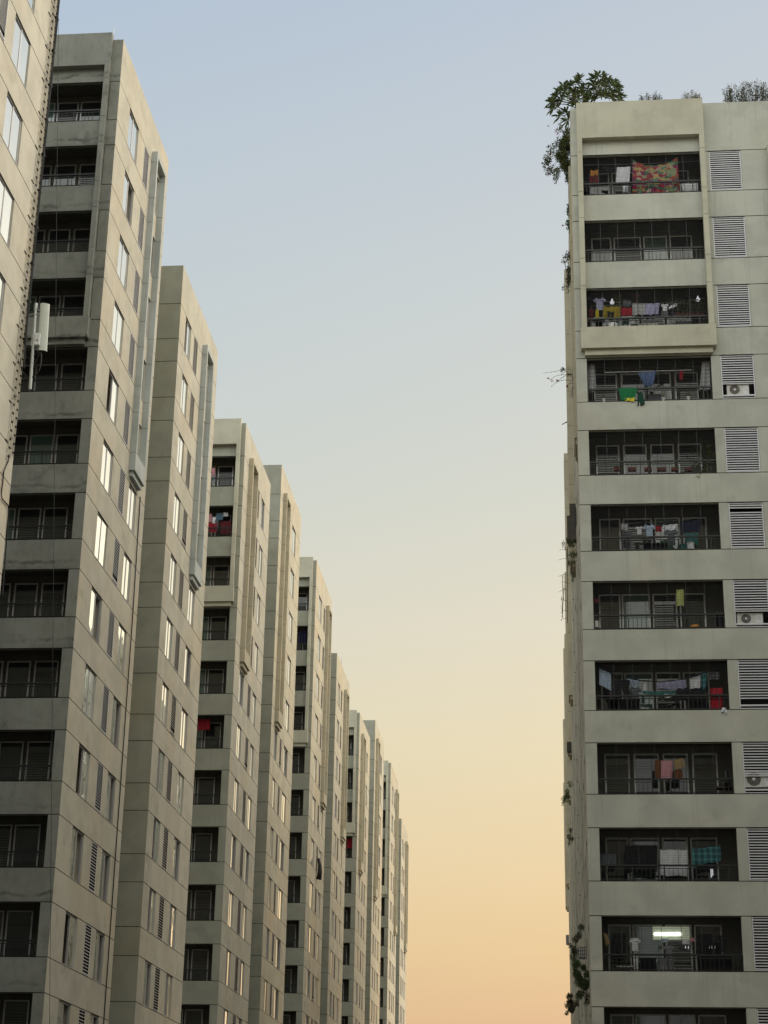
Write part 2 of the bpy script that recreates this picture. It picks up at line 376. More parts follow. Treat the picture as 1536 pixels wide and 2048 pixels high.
def door_meshes(wd, v, dull=False):
    key = (round(wd, 2), v, dull)
    if key in _dr: return _dr[key]
    # four sliding leaves: positions as fractions of the opening width
    lay = {0: [(0.06, 0.25), (0.28, 0.47), (0.50, 0.69), (0.72, 0.91)], 1: [(0.05, 0.22), (0.23, 0.45), (0.47, 0.66), (0.68, 0.88)],
           2: [(0.07, 0.24), (0.26, 0.49), (0.51, 0.71), (0.73, 0.92)]}[v % 3]
    W = M['alu'] if dull else M['whiteframe']; fr = MB(); gl = MB(); y = 1.17; z0, z1 = -0.83, HB-0.10; hw = wd/2
    for i, (a, b) in enumerate(lay):
        a = -hw+a*wd; b = -hw+b*wd; t = 0.055
        fr.box((a, y, z0), (a+t, y+0.05, z1), W); fr.box((b-t, y, z0), (b, y+0.05, z1), W)
        fr.box((a+t, y, z1-t), (b-t, y+0.05, z1), W); fr.box((a+t, y, z0), (b-t, y+0.05, z0+t), W)
        mt = M['greenglass'] if (v == 1 and i in (1,)) or (v == 2 and i == 2) else M['darkglass']
        gl.box((a+t, y+0.015, z0+t), (b-t, y+0.025, z1-t), mt)
        if (v+i) % 3 == 0:
            for q in range(14): gl.box((a+t, y+0.004, z0+0.9+q*0.09), (b-t, y+0.012, z0+0.945+q*0.09), M['room'])
    _dr[key] = (fr.mesh('balcony_door'), gl.mesh('door_glass')); return _dr[key]

Z_FB, Z_BB = 29.75, 32.62       # undersides of the side frames and of the front bays
def block(side, X, Y0, Y1, tall, dz, cfg, label, fmat, frontmat, baymat, finmat, group, W=13.0, front='plain', prot=0.25, lou_kind={}, detail=True, bayoff=0.24, slat='slatcream', roof=2.04, bayup=0.17):
    """side -1: left row, street face towards +X; side +1: right row, street face towards -X"""
    T = 44.31 + dz - (0 if tall else 3.0); top = T + roof
    root = empty('apartment_block', (X, Y0, 0), label, 'apartment block', group)
    RX = lambda x: (x - X); RY = lambda y: y - Y0
    ud = 1.0 if side > 0 else -1.0           # direction of u (away from the street) along X for front faces
    rows = [k for k in range(26) if T-FL*k-HB > 0.3]
    joints = []
    for k in rows: joints += [T-FL*k+0.001, T-FL*k-HB-GR-0.001]
    wall = MB(); Ln = Y1-Y0
    wins, lv, frm = cfg['wins'], cfg['louvre'], cfg['frame']
    holes = []
    for k in rows:
        for a, b in wins: holes.append((a, b, T-FL*k-HB, T-FL*k, 0.6, True))
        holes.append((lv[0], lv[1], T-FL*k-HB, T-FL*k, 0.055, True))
    inx = Vector((ud, 0, 0))
    facade(wall, (0, 0, 0), (0, 1, 0), inx, Ln, 0, top, joints, holes, fmat)
    fh = []
    if front == 'balcony':
        segs = [(0.40, 5.08), (7.85, 12.53)]
        for k in rows:
            for a, b in segs: fh.append((a, b, T-FL*k-HB, T-FL*k, 0.15, False))
            fh.append((5.42, 6.68, T-FL*k-HB, T-FL*k, 0.55, True))
    facade(wall, (0, 0, 0), (ud, 0, 0), (0, 1, 0), W, 0, top, joints, fh, frontmat)
    facade(wall, (0, Ln, 0), (ud, 0, 0), (0, -1, 0), W, 0, top, joints, [], frontmat)
    facade(wall, (ud*W, 0, 0), (0, 1, 0), (-ud, 0, 0), Ln, 0, top, joints, [], fmat)
    # roof: parapet inner faces and slab
    p = 0.2; zr = top-0.9
    xs = (0, ud*W); ring = [(xs[0], 0), (xs[1], 0), (xs[1], Ln), (xs[0], Ln)]
    inn = [(xs[0]+ud*p, p), (xs[1]-ud*p, p), (xs[1]-ud*p, Ln-p), (xs[0]+ud*p, Ln-p)]
    for i in range(4):
        a, b, c, d = ring[i], ring[(i+1) % 4], inn[(i+1) % 4], inn[i]
        wall.face([(*a, top), (*b, top), (*c, top), (*d, top)], fmat)
        wall.face([(*d, top), (*c, top), (*c, zr), (*d, zr)], fmat)
    wall.face([(*q, zr) for q in inn], M['roof'])
    wall.build('wall', root)
    rz = R_(90) if side < 0 else R_(-90)
    # windows and louvres on the street face
    for k in rows:
        zb = T-FL*k-HB
        for wi, (a, b) in enumerate(wins):
            v = random.choice([0, 0, 0, 4, 4, 0, 1, 2]) if k < 7 else random.choice([0, 1, 2, 1, 2, 4, 1, 2, 3])
            fm, pm = window_meshes(b-a, v)
            o = obj('window', fm, root, (0, (a+b)/2, zb), rz)
            q = obj('pane', pm, o, (0, 0, 0))
            q.rotation_euler = (R_(random.uniform(-0.25, 0.25)), 0, R_(random.uniform(-0.5, 0.5)))
            if v == 3 or v == 0 and random.random() < 0.3: q.rotation_euler[2] = R_(random.uniform(-0.9, 0.9))
        kd = 'full' if random.random() < 0.8 else 'half'
        obj('louvre_panel', louvre_mesh(lv[1]-lv[0]-0.02, kd, slat), root, (-ud*0.004, (lv[0]+lv[1])/2, zb+0.015), rz)
    # projecting frame on the street face
    a, b = frm; o_ = -ud*prot; t = 0.19; ftop = T+0.55; fz = Z_FB+dz
    fb = MB()
    def sb(y0, y1, z0, z1, x0=0.0, x1=None): fb.box((ud*x0*-1 if x0 else 0, y0, z0), (o_ if x1 is None else x1, y1, z1), finmat)
    kk = max(k for k in rows if T-FL*k-HB > fz)
    zpan = T-FL*kk-HB
    def fin(y0, y1):
        z = ftop-0.25
        edges = sorted([q for k in rows for q in (T-FL*k, T-FL*k-HB) if zpan+0.1 < q < ftop-0.4], reverse=True)
        for q in edges+[zpan]:
            fb.box((0, y0, q+GR*0.6), (o_, y1, z), finmat)
            fb.box((0, y0+0.012, q), (o_*0.93, y1-0.012, q+GR*0.6), M['joint']); z = q
    fin(a, a+t); fin(b-t, b)
    fb.box((0, a, ftop-0.25), (o_, b, ftop), finmat)
    fb.box((0, a, fz), (o_, b, zpan), finmat)
    fb.box((0, a+0.12, fz-0.22), (o_*0.62, b-0.12, fz-0.002), finmat)
    fb.build('window_bay_frame', root)
    if front == 'balcony':
        for (u0, u1) in segs:
            cx = ud*(u0+u1)/2
            vis = True
            bm = balcony_meshes(u1-u0)
            for k in rows:
                zb = T-FL*k-HB
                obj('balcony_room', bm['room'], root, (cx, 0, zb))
                obj('balcony_railing', bm['railing'], root, (cx, 0, zb))
                if detail and (side > 0 or (Y0 > 80 and random.random() < 0.25)): obj('safety_grille', bm['grille'], root, (cx, 0, zb))
                fm, gm_ = door_meshes(u1-u0, random.randrange(3), side < 0)
                dd = obj('balcony_door', fm, root, (cx, 0, zb)); obj('door_glass', gm_, dd, (0, 0, 0))
            # projecting bay round the top storeys
            bb = MB(); o0 = -0.28; s0 = u0-(0.40-bayoff); s1 = u1+0.18; bz = Z_BB+dz; bt = top+bayup if u0 < 5 else T+0.12
            kb = max(k for k in rows if T-FL*k-HB > bz); zp = T-FL*kb-HB
            X_ = lambda u: ud*u
            def mem(ua, ub):
                z = bt
                ed = sorted([q for k in rows for q in (T-FL*k, T-FL*k-HB) if q > zp+0.1], reverse=True)
                for q in ed+[zp]:
                    bb.box((X_(ua), 0, q+GR*0.6), (X_(ub), o0, z), baymat)
                    bb.box((X_(ua+0.012), 0, q), (X_(ub-0.012), o0*0.93, q+GR*0.6), M['joint']); z = q
            mem(s0, s0+0.2); mem(s1-0.2, s1)
            if u0 < 5: bb.box((X_(s0+0.2), -0.02, T+0.66), (X_(s1-0.2), o0, bt), baymat)
            bb.box((X_(s0-0.04), 0, bz), (X_(s1+0.04), o0-0.03, zp-0.002), baymat)
            bb.box((X_(s0+0.1), 0, bz-0.24), (X_(s1-0.1), o0+0.1, bz-0.002), baymat)
            bb.build('balcony_bay_frame', root)
        for k in rows:
            obj('louvre_panel', louvre_mesh(1.24, lou_kind.get(k, 'full'), 'slat'), root, (ud*6.05, 0.02, T-FL*k-HB+0.015))
    root['T'] = T
    return root, T
A_ = dict(wins=[(1.85, 3.5), (6.3, 7.65)], louvre=(4.68, 5.56), frame=(6.05, 7.9))
B_ = dict(wins=[(1.25, 2.55), (5.55, 6.95)], louvre=(3.3, 4.25), frame=(5.4, 7.25))
C_ = dict(wins=[(1.75, 3.1), (6.2, 7.4)], louvre=(4.5, 5.45), frame=(1.6, 3.55))
D_ = dict(wins=[(1.35, 2.5), (5.4, 7.1)], louvre=(3.6, 4.35), frame=(1.2, 3.0))
T0c = dict(wins=[(1.35, 2.5), (5.1, 6.85)], louvre=(3.1, 4.3), frame=(0.9, 2.9))
XL = -17.07; GL = 'apartment blocks of the left row'; GRr = 'apartment blocks of the right row'
block(-1, XL, 42.55, 51.87, True, -0.31, T0c, 'pale cream block cut off by left edge, cable ladders and antenna at its corner', M['facade_t'], M['stained'], M['bay'], M['facade_t'], GL, slat='slat')
block(-1, XL, 60.65, 69.8, True, 0.0, A_, 'tall block with stained dark grey balcony front, just right of the antenna', M['facade'], M['stained'], M['stained'], M['bluegrey'], GL, front='balcony', bayoff=0.42, slat='slat')
block(-1, XL, 74.17, 83.4, False, 0.0, B_, 'lower block with blank olive end wall and blue-grey window bay, behind the stained block', M['facade'], M['olive'], M['bay'], M['bluegrey'], GL)
block(-1, XL, 92.45, 101.7, False, 0.0, C_, 'cream block with balconies in its narrow front and red laundry on the second one down', M['facade'], M['front'], M['bay'], M['fin'], GL, front='balcony')
block(-1, XL, 105.7, 114.95, True, 0.0, D_, 'block with a blank grey-green end wall, directly behind the one with red laundry', M['facade_far'], M['front'], M['bay'], M['fin'], GL)
block(-1, XL, 123.5, 132.75, True, -0.12, A_, 'mid-distance balcony-fronted block in the middle of the left row', M['facade_far'], M['front'], M['bay'], M['fin'], GL, front='balcony', detail=False)
block(-1, XL, 137.0, 146.2, False, -0.12, B_, 'narrow-looking block with plain end wall, sixth roof step counted from the tall stained one', M['facade_far'], M['front'], M['bay'], M['fin'], GL)
block(-1, XL, 154.5, 163.8, False, -0.32, C_, 'far balcony-fronted block, second last with balconies before the gap of sky', M['facade_far'], M['front'], M['bay'], M['fin'], GL, front='balcony', detail=False)
block(-1, XL, 168.2, 177.4, True, -0.4, D_, 'far plain-ended block third from the end of the left row', M['facade_far'], M['front'], M['bay'], M['fin'], GL)
block(-1, XL, 185.2, 194.5, True, -0.52, A_, 'farthest balcony-fronted block of the left row', M['facade_far'], M['front'], M['bay'], M['fin'], GL, front='balcony', detail=False)
block(-1, XL, 199.2, 208.4, False, -0.52, B_, 'very last block of the left row, touching the gap of peach sky', M['facade_far'], M['front'], M['bay'], M['fin'], GL)
XR = 1.10
r1, TR = block(1, XR, 62.47, 71.7, False, -0.13, C_, 'near grey block on the right with laundry in its balconies and plants on its roof', M['facade'], M['front_r'], M['bay'], M['fin'], GRr, front='balcony', lou_kind={3: 'ac', 6: 'ac', 7: 'half', 8: 'ac', 5: 'gap'}, prot=0.1, roof=2.26, bayup=0.06)
XB = 1.14
block(1, XB, 77.0, 86.2, True, -0.1, D_, 'sliver of the block directly behind the near right one', M['facade'], M['front'], M['bay'], M['fin'], GRr, prot=0.24)
block(1, XB, 95.0, 104.2, True, -0.1, A_, 'sliver of the third block of the right row, second roof step down the silhouette', M['facade'], M['front'], M['bay'], M['fin'], GRr, prot=0.24)
block(1, XB, 108.5, 117.7, False, -0.2, B_, 'thin sliver of the fourth block of the right row', M['facade'], M['front'], M['bay'], M['fin'], GRr, prot=0.24)
block(1, XB, 126.0, 135.2, False, -0.2, C_, 'thin sliver of the fifth block of the right row', M['facade'], M['front'], M['bay'], M['fin'], GRr, prot=0.24)
block(1, XB, 139.5, 148.7, True, -0.3, D_, 'thin sliver of the sixth block of the right row', M['facade_far'], M['front'], M['bay'], M['fin'], GRr, prot=0.26)
block(1, XB, 157.0, 166.2, True, -0.3, A_, 'thin sliver of the seventh block, second last of the right row', M['facade_far'], M['front'], M['bay'], M['fin'], GRr, prot=0.28)
block(1, XB, 170.5, 179.7, False, -0.3, B_, 'thin sliver of the last block of the right row', M['facade_far'], M['front'], M['bay'], M['fin'], GRr, prot=0.3)
# unseen blocks added beside and behind the camera to shade the fronts
block(-1, XL, 29.4, 38.7, False, -0.3, B_, 'unseen shading block added before the near end of the left row', M['facade_t'], M['front'], M['bay'], M['fin'], GL)
block(-1, XL, 11.5, 20.7, False, -0.3, C_, 'unseen shading block added left of the photographer', M['facade_t'], M['front'], M['bay'], M['fin'], GL)
block(1, 9.0, 4.0, 20.0, True, 0.0, A_, 'shading block added on the near right, outside the view', M['facade'], M['front'], M['bay'], M['fin'], GRr, W=24.0)
block(1, 26.0, 28.0, 50.0, True, 3.0, A_, 'shading block added far off to the right, outside the view', M['facade'], M['front'], M['bay'], M['fin'], GRr, W=18.0)
back = (('unseen shading block added behind the photographer', -16.0), ('unseen shading block added behind and to the right', 12.0), ('unseen shading block added behind and to the left', -46.0))
for lb, x0 in back:
    block(1, x0, -20.0, -12.0, True, 12.0, A_, lb, M['facade'], M['front'], M['bay'], M['fin'], 'unseen shading blocks added behind the photographer', W=22.0)

# ================================================================== things on and around the blocks
def atX(u, v, X):
    r = cam_to_world((u-768)/F_PX, -(v-1024)/F_PX, 1.0)
    return EYE + r*((X-EYE.x)/r.x)
def sub(mb, name, parent, smooth=False): return mb.build(name, parent, smooth)
# ---- cloth
def cmat(name, c, **k): return C('cloth_'+name, c, **k)
def patch_mat():
    mt, t, b = newmat('patchwork_cotton'); n_, l_ = t.nodes.new, t.links.new
    g_ = n_('ShaderNodeTexCoord'); mp = n_('ShaderNodeMapping'); mp.inputs['Scale'].default_value = (8.0, 1, 13.0); l_(g_.outputs['Object'], mp.inputs[0])
    nz = n_('ShaderNodeTexNoise'); nz.inputs['Scale'].default_value = 2.2
    l_(mp.outputs[0], nz.inputs['Vector'])
    ad = n_('ShaderNodeMix'); ad.data_type = 'VECTOR'; ad.inputs[0].default_value = 0.28; l_(mp.outputs[0], ad.inputs[4]); l_(nz.outputs['Color'], ad.inputs[5])
    v = n_('ShaderNodeTexVoronoi'); v.distance = 'CHEBYCHEV'; v.inputs['Scale'].default_value = 0.9; l_(ad.outputs[1], v.inputs['Vector'])
    sp = n_('ShaderNodeSeparateColor'); l_(v.outputs['Color'], sp.inputs[0])
    r = n_('ShaderNodeValToRGB'); r.color_ramp.interpolation = 'CONSTANT'; l_(sp.outputs[0], r.inputs[0])
    cs = [(0.32,0.03,0.05),(0.46,0.34,0.14),(0.05,0.16,0.09),(0.22,0.02,0.10),(0.36,0.08,0.05),(0.28,0.33,0.18),(0.46,0.34,0.26),(0.30,0.04,0.06),(0.10,0.24,0.20)]
    r.color_ramp.elements[0].color = (*cs[0], 1); r.color_ramp.elements[1].position = 0.12; r.color_ramp.elements[1].color = (*cs[1], 1)
    for i, c in enumerate(cs[2:]): e = r.color_ramp.elements.new(0.24+0.11*i); e.color = (*c, 1)
    l_(r.outputs[0], b.inputs['Base Color']); b.inputs['Roughness'].default_value = 0.9
    M['patch'] = mt
patch_mat()
def check_mat(key, c1, c2, sc_=14.0):
    mt, t, b = newmat('checked_'+key); n_, l_ = t.nodes.new, t.links.new
    g_ = n_('ShaderNodeTexCoord'); rs = []
    for ax in (0, 2):
        mp = n_('ShaderNodeSeparateXYZ'); l_(g_.outputs['Object'], mp.inputs[0])
        q = n_('ShaderNodeMath'); q.operation = 'MULTIPLY'; l_(mp.outputs[ax], q.inputs[0]); q.inputs[1].default_value = sc_
        f = n_('ShaderNodeMath'); f.operation = 'FRACT'; l_(q.outputs[0], f.inputs[0])
        gt = n_('ShaderNodeMath'); gt.operation = 'GREATER_THAN'; l_(f.outputs[0], gt.inputs[0]); gt.inputs[1].default_value = 0.62; rs.append(gt.outputs[0])
    ad = n_('ShaderNodeMath'); ad.operation = 'MULTIPLY_ADD'; l_(rs[0], ad.inputs[0]); ad.inputs[1].default_value = 0.5
    hf = n_('ShaderNodeMath'); hf.operation = 'MULTIPLY'; l_(rs[1], hf.inputs[0]); hf.inputs[1].default_value = 0.5; l_(hf.outputs[0], ad.inputs[2])
    mx = n_('ShaderNodeMix'); mx.data_type = 'RGBA'; l_(ad.outputs[0], mx.inputs[0]); mx.inputs[6].default_value = (*c1, 1); mx.inputs[7].default_value = (*c2, 1)
    l_(mx.outputs[2], b.inputs['Base Color']); b.inputs['Roughness'].default_value = 0.9
    M[key] = mt
check_mat('plaid_teal', (0.02, 0.10, 0.12), (0.10, 0.30, 0.32), 5.0)
check_mat('plaid_pale', (0.50, 0.50, 0.50), (0.25, 0.26, 0.28), 6.0)
check_mat('stripe_dark', (0.05, 0.05, 0.06), (0.16, 0.16, 0.17), 9.0)
rnd = random.Random(5)
def cloth(name, label, cat, pts, Y, mat, sag=0.0, fold=0.035, group='laundry hung out on the near right block', nf=None):
    """hanging cloth from four photo corners (tl, tr, br, bl) on the real plane Y"""
    tl, tr, br, bl = [at(u, v, Y) for u, v in pts]
    org = (tl+tr)/2; nx, nz = 28, 12; v, f = [], []
    wd = (tr-tl).length; k = nf or max(1.5, wd/0.22); ph = rnd.uniform(0, 6)
    for j in range(nz+1):
        b = j/nz
        for i in range(nx+1):
            a = i/nx; hem = 0.05*wd*math.sin(5.1*a+ph)*math.sin(2.3*a+2*ph)
            p = (tl*(1-a)+tr*a)*(1-b) + (bl*(1-a)+br*a)*b
            sg = sag*4*a*(1-a)*(1-b)
            p = Vector(p) - Vector((0, 0, sg))
            p.y += fold*(0.35+0.65*b)*math.sin(2*math.pi*k*a+ph+1.3*b) + fold*0.4*math.sin(2*math.pi*k*0.43*a+2*ph)
            p.z += hem*b - 0.015*min(wd, 1.0)*abs(math.sin(math.pi*a*max(1, round(wd/0.35))))*(1-b)
            p.x += 0.02*wd*math.sin(3*b+ph)*b
            v.append(tuple(p-org))
    nn = len(v)
    v += [(x, y+0.008, z) for x, y, z in v]
    for j in range(nz):
        for i in range(nx):
            q = j*(nx+1)+i; c = (q, q+1, q+nx+2, q+nx+1); f.append(c[::-1]); f.append(tuple(nn+t_ for t_ in c))
    me = bpy.data.meshes.new(name); me.from_pydata(v, [], f); me.materials.append(M[mat] if isinstance(mat, str) else mat)
    me.polygons.foreach_set('use_smooth', [True]*len(f)); me.update()
    return tag(obj(name, me, None, org), label, cat, group)
OUT = {'shirt': [(-.28,.5),(-.12,.46),(0,.42),(.12,.46),(.28,.5),(.5,.28),(.40,.12),(.27,.2),(.26,-.5),(-.26,-.5),(-.27,.2),(-.40,.12),(-.5,.28)],
       'trousers': [(-.5,.5),(.5,.5),(.5,.3),(.42,-.5),(.14,-.5),(.02,.12),(-.14,-.5),(-.44,-.5),(-.5,.3)]}
def garment(kind, label, cat, u0, v0, u1, v1, Y, mat, group='laundry hung out on the near right block'):
    a, b = at(u0, v0, Y), at(u1, v1, Y); c = (a+b)/2; wd, ht = abs(b.x-a.x), abs(a.z-b.z)
    mb = MB(); o = OUT[kind]; n = len(o); y0 = lambda x, z: 0.03*math.sin(9*x+3*z)
    fr = [(x*wd, y0(x, z), z*ht) for x, z in o]; bk = [(x, y+0.025, z) for x, y, z in fr]
    mb.face(fr, mat); mb.face(bk[::-1], mat)
    for i in range(n): mb.face([fr[i], bk[i], bk[(i+1) % n], fr[(i+1) % n]], mat)
    t_ = mb.build(kind, None, False, c)
    return tag(t_, label, cat, group)
def line(label, pts, r=0.006, mat=None, group=None, cat='clothes line', name='clothes_line', sag=0.06):
    P = [Vector(p) for p in pts]
    if len(P) == 2: P = [P[0].lerp(P[1], k/12) - Vector((0, 0, sag*4*(k/12)*(1-k/12))) for k in range(13)]
    mb = MB(); mb.tube([p-P[0] for p in P], r, mat or M['galv'], 5)
    return tag(mb.build(name, None, False, P[0]), label, cat, group)
Wt, Lil, Grey = cmat('white', (0.72,0.73,0.78)), cmat('lilac', (0.38,0.38,0.56)), cmat('grey', (0.12,0.13,0.15))
Red, Must, Bla = cmat('red', (0.30,0.012,0.024)), cmat('mustard', (0.32,0.24,0.02)), cmat('black', (0.012,0.012,0.016))
Org, Mar, LtB = cmat('orange', (0.50,0.22,0.05)), cmat('maroon', (0.13,0.02,0.025)), cmat('pale_blue', (0.42,0.52,0.66))
Blu, Grn, Yel = cmat('dusty_blue', (0.14,0.20,0.38)), cmat('green', (0.01,0.15,0.05)), cmat('yellow', (0.6,0.5,0.05))
Nav, Tea, Brn = cmat('navy', (0.012,0.014,0.045)), cmat('teal', (0.04,0.16,0.15)), cmat('brown', (0.17,0.065,0.025))
Pnk, Tan, DGn = cmat('pink', (0.60,0.30,0.34)), cmat('tan', (0.38,0.27,0.13)), cmat('dark_green', (0.012,0.06,0.035))
YG = cmat('yellow_green', (0.50,0.55,0.20))
q = lambda u0, v0, u1, v1: [(u0, v0), (u1, v0), (u1, v1), (u0, v1)]
YI = 62.78
# top balcony
line('line the top balcony laundry hangs on', [at(1170, 330, YI), at(1400, 322, YI)], sag=0.03)
cloth('towel', 'small orange cloth over a dark red one in the top balcony', 'towel', q(1181, 340, 1196, 351), YI-0.03, Org, 0.02)
cloth('towel', 'dark red cloth hanging below the small orange one, top balcony', 'towel', q(1179, 351, 1198, 366), YI, Mar)
cloth('bundled_cloth', 'black bundled cloth between the orange cloth and the white sheet', 'clothes', [(1204, 334), (1226, 332), (1226, 342), (1206, 341)], YI, Bla, 0.03, 0.06)
cloth('bedsheet', 'white sheet left of the patchwork blanket in the top balcony', 'sheet', [(1234, 334), (1261, 333), (1258, 365), (1231, 366)], YI-0.08, Wt, 0.0, 0.03)
cloth('towel', 'pale cloth low behind the rail under the white sheet, top balcony', 'towel', q(1246, 370, 1256, 384), YI, Wt)
cloth('blanket', 'big patchwork blanket in red, green and yellow in the top balcony', 'blanket', [(1266, 319), (1355, 313), (1358, 385), (1263, 386)], 62.74, 'patch', 0.34, 0.05, nf=5)
mb = MB(); a = at(1364, 366, 62.95); mb.box((0, 0, -0.75), (0.62, 0.45, 0.0), M['white']); mb.box((0.05, -0.01, -0.12), (0.57, 0.0, -0.03), M['alu'])
tag(mb.build('storage_chest', None, False, a), 'white chest behind the rail at the right end of the top balcony', 'chest')
# third balcony
line('line across the third balcony from the top', [at(1175, 597, YI), at(1410, 596, YI)], sag=0.22)
garment('shirt', 'lilac shirt hanging at the left of the third balcony', 'shirt', 1186, 596, 1213, 619, YI, Lil)
cloth('towel', 'narrow yellow strip under the lilac shirt', 'towel', q(1191, 619, 1198, 637), YI, Yel)
cloth('bedsheet', 'mustard yellow sheet in the third balcony', 'sheet', q(1207, 613, 1241, 637), YI, Must, 0.0, 0.05)
cloth('towel', 'bright red cloth beside the mustard sheet', 'towel', q(1242, 615, 1264, 631), YI, Red)
cloth('towel', 'white printed cloth right of the red one, third balcony', 'towel', q(1265, 607, 1290, 629), YI, 'plaid_pale')
cloth('towel', 'lilac towel in the middle of the third balcony', 'towel', [(1291, 607), (1319, 606), (1316, 628), (1287, 629)], YI, Lil)
garment('shirt', 'small white garment in the right half of the third balcony', 'shirt', 1321, 608, 1338, 621, YI, Wt)
cloth('towel', 'white cloth strip stretched along the line, third balcony', 'towel', [(1337, 613), (1354, 606), (1354, 613), (1338, 619)], YI, Wt)
cloth('towel', 'dark grey cloth under the small white garment', 'towel', q(1323, 621, 1336, 635), YI, Grey)
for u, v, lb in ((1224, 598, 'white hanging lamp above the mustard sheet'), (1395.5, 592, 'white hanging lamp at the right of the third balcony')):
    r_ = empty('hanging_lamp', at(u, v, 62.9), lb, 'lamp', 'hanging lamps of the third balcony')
    mb = MB(); mb.tube([(0, 0, 0), (0, 0, -0.06)], 0.025, M['white_glow'], 8); mb.tube([(0, 0, -0.06), (0, 0, -0.13)], 0.03, M['white_glow'], 8, 0.085); mb.tube([(0, 0, -0.13), (0, 0, -0.21)], 0.085, M['white_glow'], 8, 0.07); sub(mb, 'lamp_shade', r_)
    mb = MB(); mb.tube([(0, 0, 0), (0, 0, 0.25)], 0.005, M['cable'], 4); sub(mb, 'cord', r_)

for u0, v0, u1, v1, m_, lb in ((1246, 600, 1262, 614, Grey, 'grey cloth above the bright red one, third balcony'), (1288, 628, 1310, 638, Nav, 'dark blue cloth below the lilac towel'),
        (1178, 618, 1189, 640, Mar, 'dark maroon cloth in the left corner of the third balcony'), (1337, 620, 1351, 634, Bla, 'black cloth right of the dark grey one, third balcony'), (1214, 622, 1228, 640, Bla, 'black cloth partly behind the mustard sheet')):
    cloth('towel', lb, 'towel', [(u0, v0+rnd.uniform(-1, 1)), (u1, v0+rnd.uniform(-1, 1)), (u1-rnd.uniform(0, 3), v1), (u0+rnd.uniform(0, 3), v1+rnd.uniform(-2, 2))], YI-0.05 if m_ is Bla and u0 > 1210 and u0 < 1220 else YI+0.1, m_, 0.02, 0.05)
# fourth balcony
line('pole across the fourth balcony', [at(1209, 745, YI), at(1384, 740, YI)], 0.013, M['white'], cat='pole', name='hanging_pole', sag=0)
cloth('curtain', 'pale checked curtain at the left end of the fourth balcony', 'curtain', [(1175, 728), (1189, 729), (1193, 782), (1176, 783)], 62.85, 'plaid_pale', 0, 0.04)
cloth('curtain', 'pale checked curtain at the right end of the fourth balcony', 'curtain', [(1404, 723), (1419, 722), (1421, 780), (1399, 781)], 62.85, 'plaid_pale', 0, 0.04)
cloth('shawl', 'dusty blue cloth draped over the pole of the fourth balcony', 'clothes', [(1275, 744), (1312, 742), (1306, 772), (1290, 773)], YI-0.03, Blu, 0.0, 0.07, nf=4)
cloth('towel', 'red strip of cloth at the right of the fourth balcony', 'towel', q(1359, 742, 1366, 760), YI, Red)
cloth('towel', 'green cloth with yellow hem over the rail of the fourth balcony', 'towel', [(1237, 776), (1275, 775), (1270, 800), (1242, 799)], 62.44, Grn, 0, 0.02, nf=3)
cloth('towel', 'yellow cloth peeping below the green one on the rail', 'towel', [(1249, 796), (1270, 795), (1268, 802), (1250, 802)], 62.42, Yel, 0, 0.01)
cloth('towel', 'dark green cloth hanging out over the parapet, fourth balcony', 'towel', [(1276, 787), (1286, 786), (1290, 808), (1275, 812)], 62.43, DGn, 0, 0.05)
r_ = empty('wall_fan', at(1322, 740, 63.0), 'round black fan behind the pole of the fourth balcony', 'fan')
mb = MB()
for R0 in (0.18, 0.12, 0.06): mb.tube([(R0*math.cos(t*math.pi/10), -0.05, R0*math.sin(t*math.pi/10)) for t in range(21)], 0.008, M['black'], 5, cap=False)
for t in range(12): mb.tube([(0, -0.05, 0), (0.18*math.cos(t*math.pi/6), -0.05, 0.18*math.sin(t*math.pi/6))], 0.004, M['black'], 4)
sub(mb, 'guard', r_)
mb = MB()
for t in range(3):
    c_, s_ = math.cos(t*2.09), math.sin(t*2.09)
    mb.face([(0, 0, 0), (0.15*c_-0.05*s_, 0.02, 0.15*s_+0.05*c_), (0.16*c_, 0.0, 0.16*s_), (0.12*c_+0.06*s_, -0.02, 0.12*s_-0.06*c_)], M['black'])
sub(mb, 'blade', r_)
# sixth balcony
line('line across the sixth balcony', [at(1240, 1048, YI), at(1403, 1036, YI)], sag=0.02)
cloth('towel', 'small red and white patterned cloth in the sixth balcony', 'towel', q(1243, 1047, 1256, 1060), YI, 'plaid_pale')
cloth('trousers', 'dark striped cloth at the left of the sixth balcony', 'clothes', q(1244, 1061, 1262, 1098), YI, 'stripe_dark')
garment('shirt', 'small white shirt beside the dark striped cloth', 'shirt', 1270, 1053, 1287, 1068, YI, Wt)
garment('shirt', 'light blue shirt in the middle of the sixth balcony', 'shirt', 1285, 1049, 1312, 1076, YI, LtB)
cloth('towel', 'little red cloth right of the light blue shirt', 'towel', q(1311, 1052, 1323, 1063), YI, Red)
cloth('towel', 'white cloth above the dark tee, sixth balcony', 'towel', [(1325, 1050), (1356, 1048), (1354, 1062), (1326, 1064)], YI+0.06, Wt)
garment('shirt', 'dark grey tee in the sixth balcony', 'shirt', 1327, 1059, 1358, 1090, YI, Grey)
cloth('blanket', 'big navy cloth at the right of the sixth balcony', 'clothes', [(1361, 1044), (1399, 1037), (1400, 1062), (1363, 1068)], YI, Nav, 0.05)
cloth('towel', 'teal cloth below the big navy one', 'towel', q(1370, 1066, 1396, 1092), YI, Tea)
# seventh balcony
cloth('towel', 'yellow green towel hanging in the seventh balcony', 'towel', q(1353, 1179, 1368, 1211), YI, YG)
cloth('towel', 'dark red cloth in the left corner of the seventh balcony', 'towel', q(1186, 1197, 1198, 1206), YI, Mar)
mb = MB(); mb.tube([(0, 0, 0), (0, 0, 0.10)], 0.13, Org, 14, 0.17); tag(mb.build('plastic_basin', None, True, at(1390, 1257, 62.68)), 'orange basin on the ledge of the seventh balcony', 'basin')
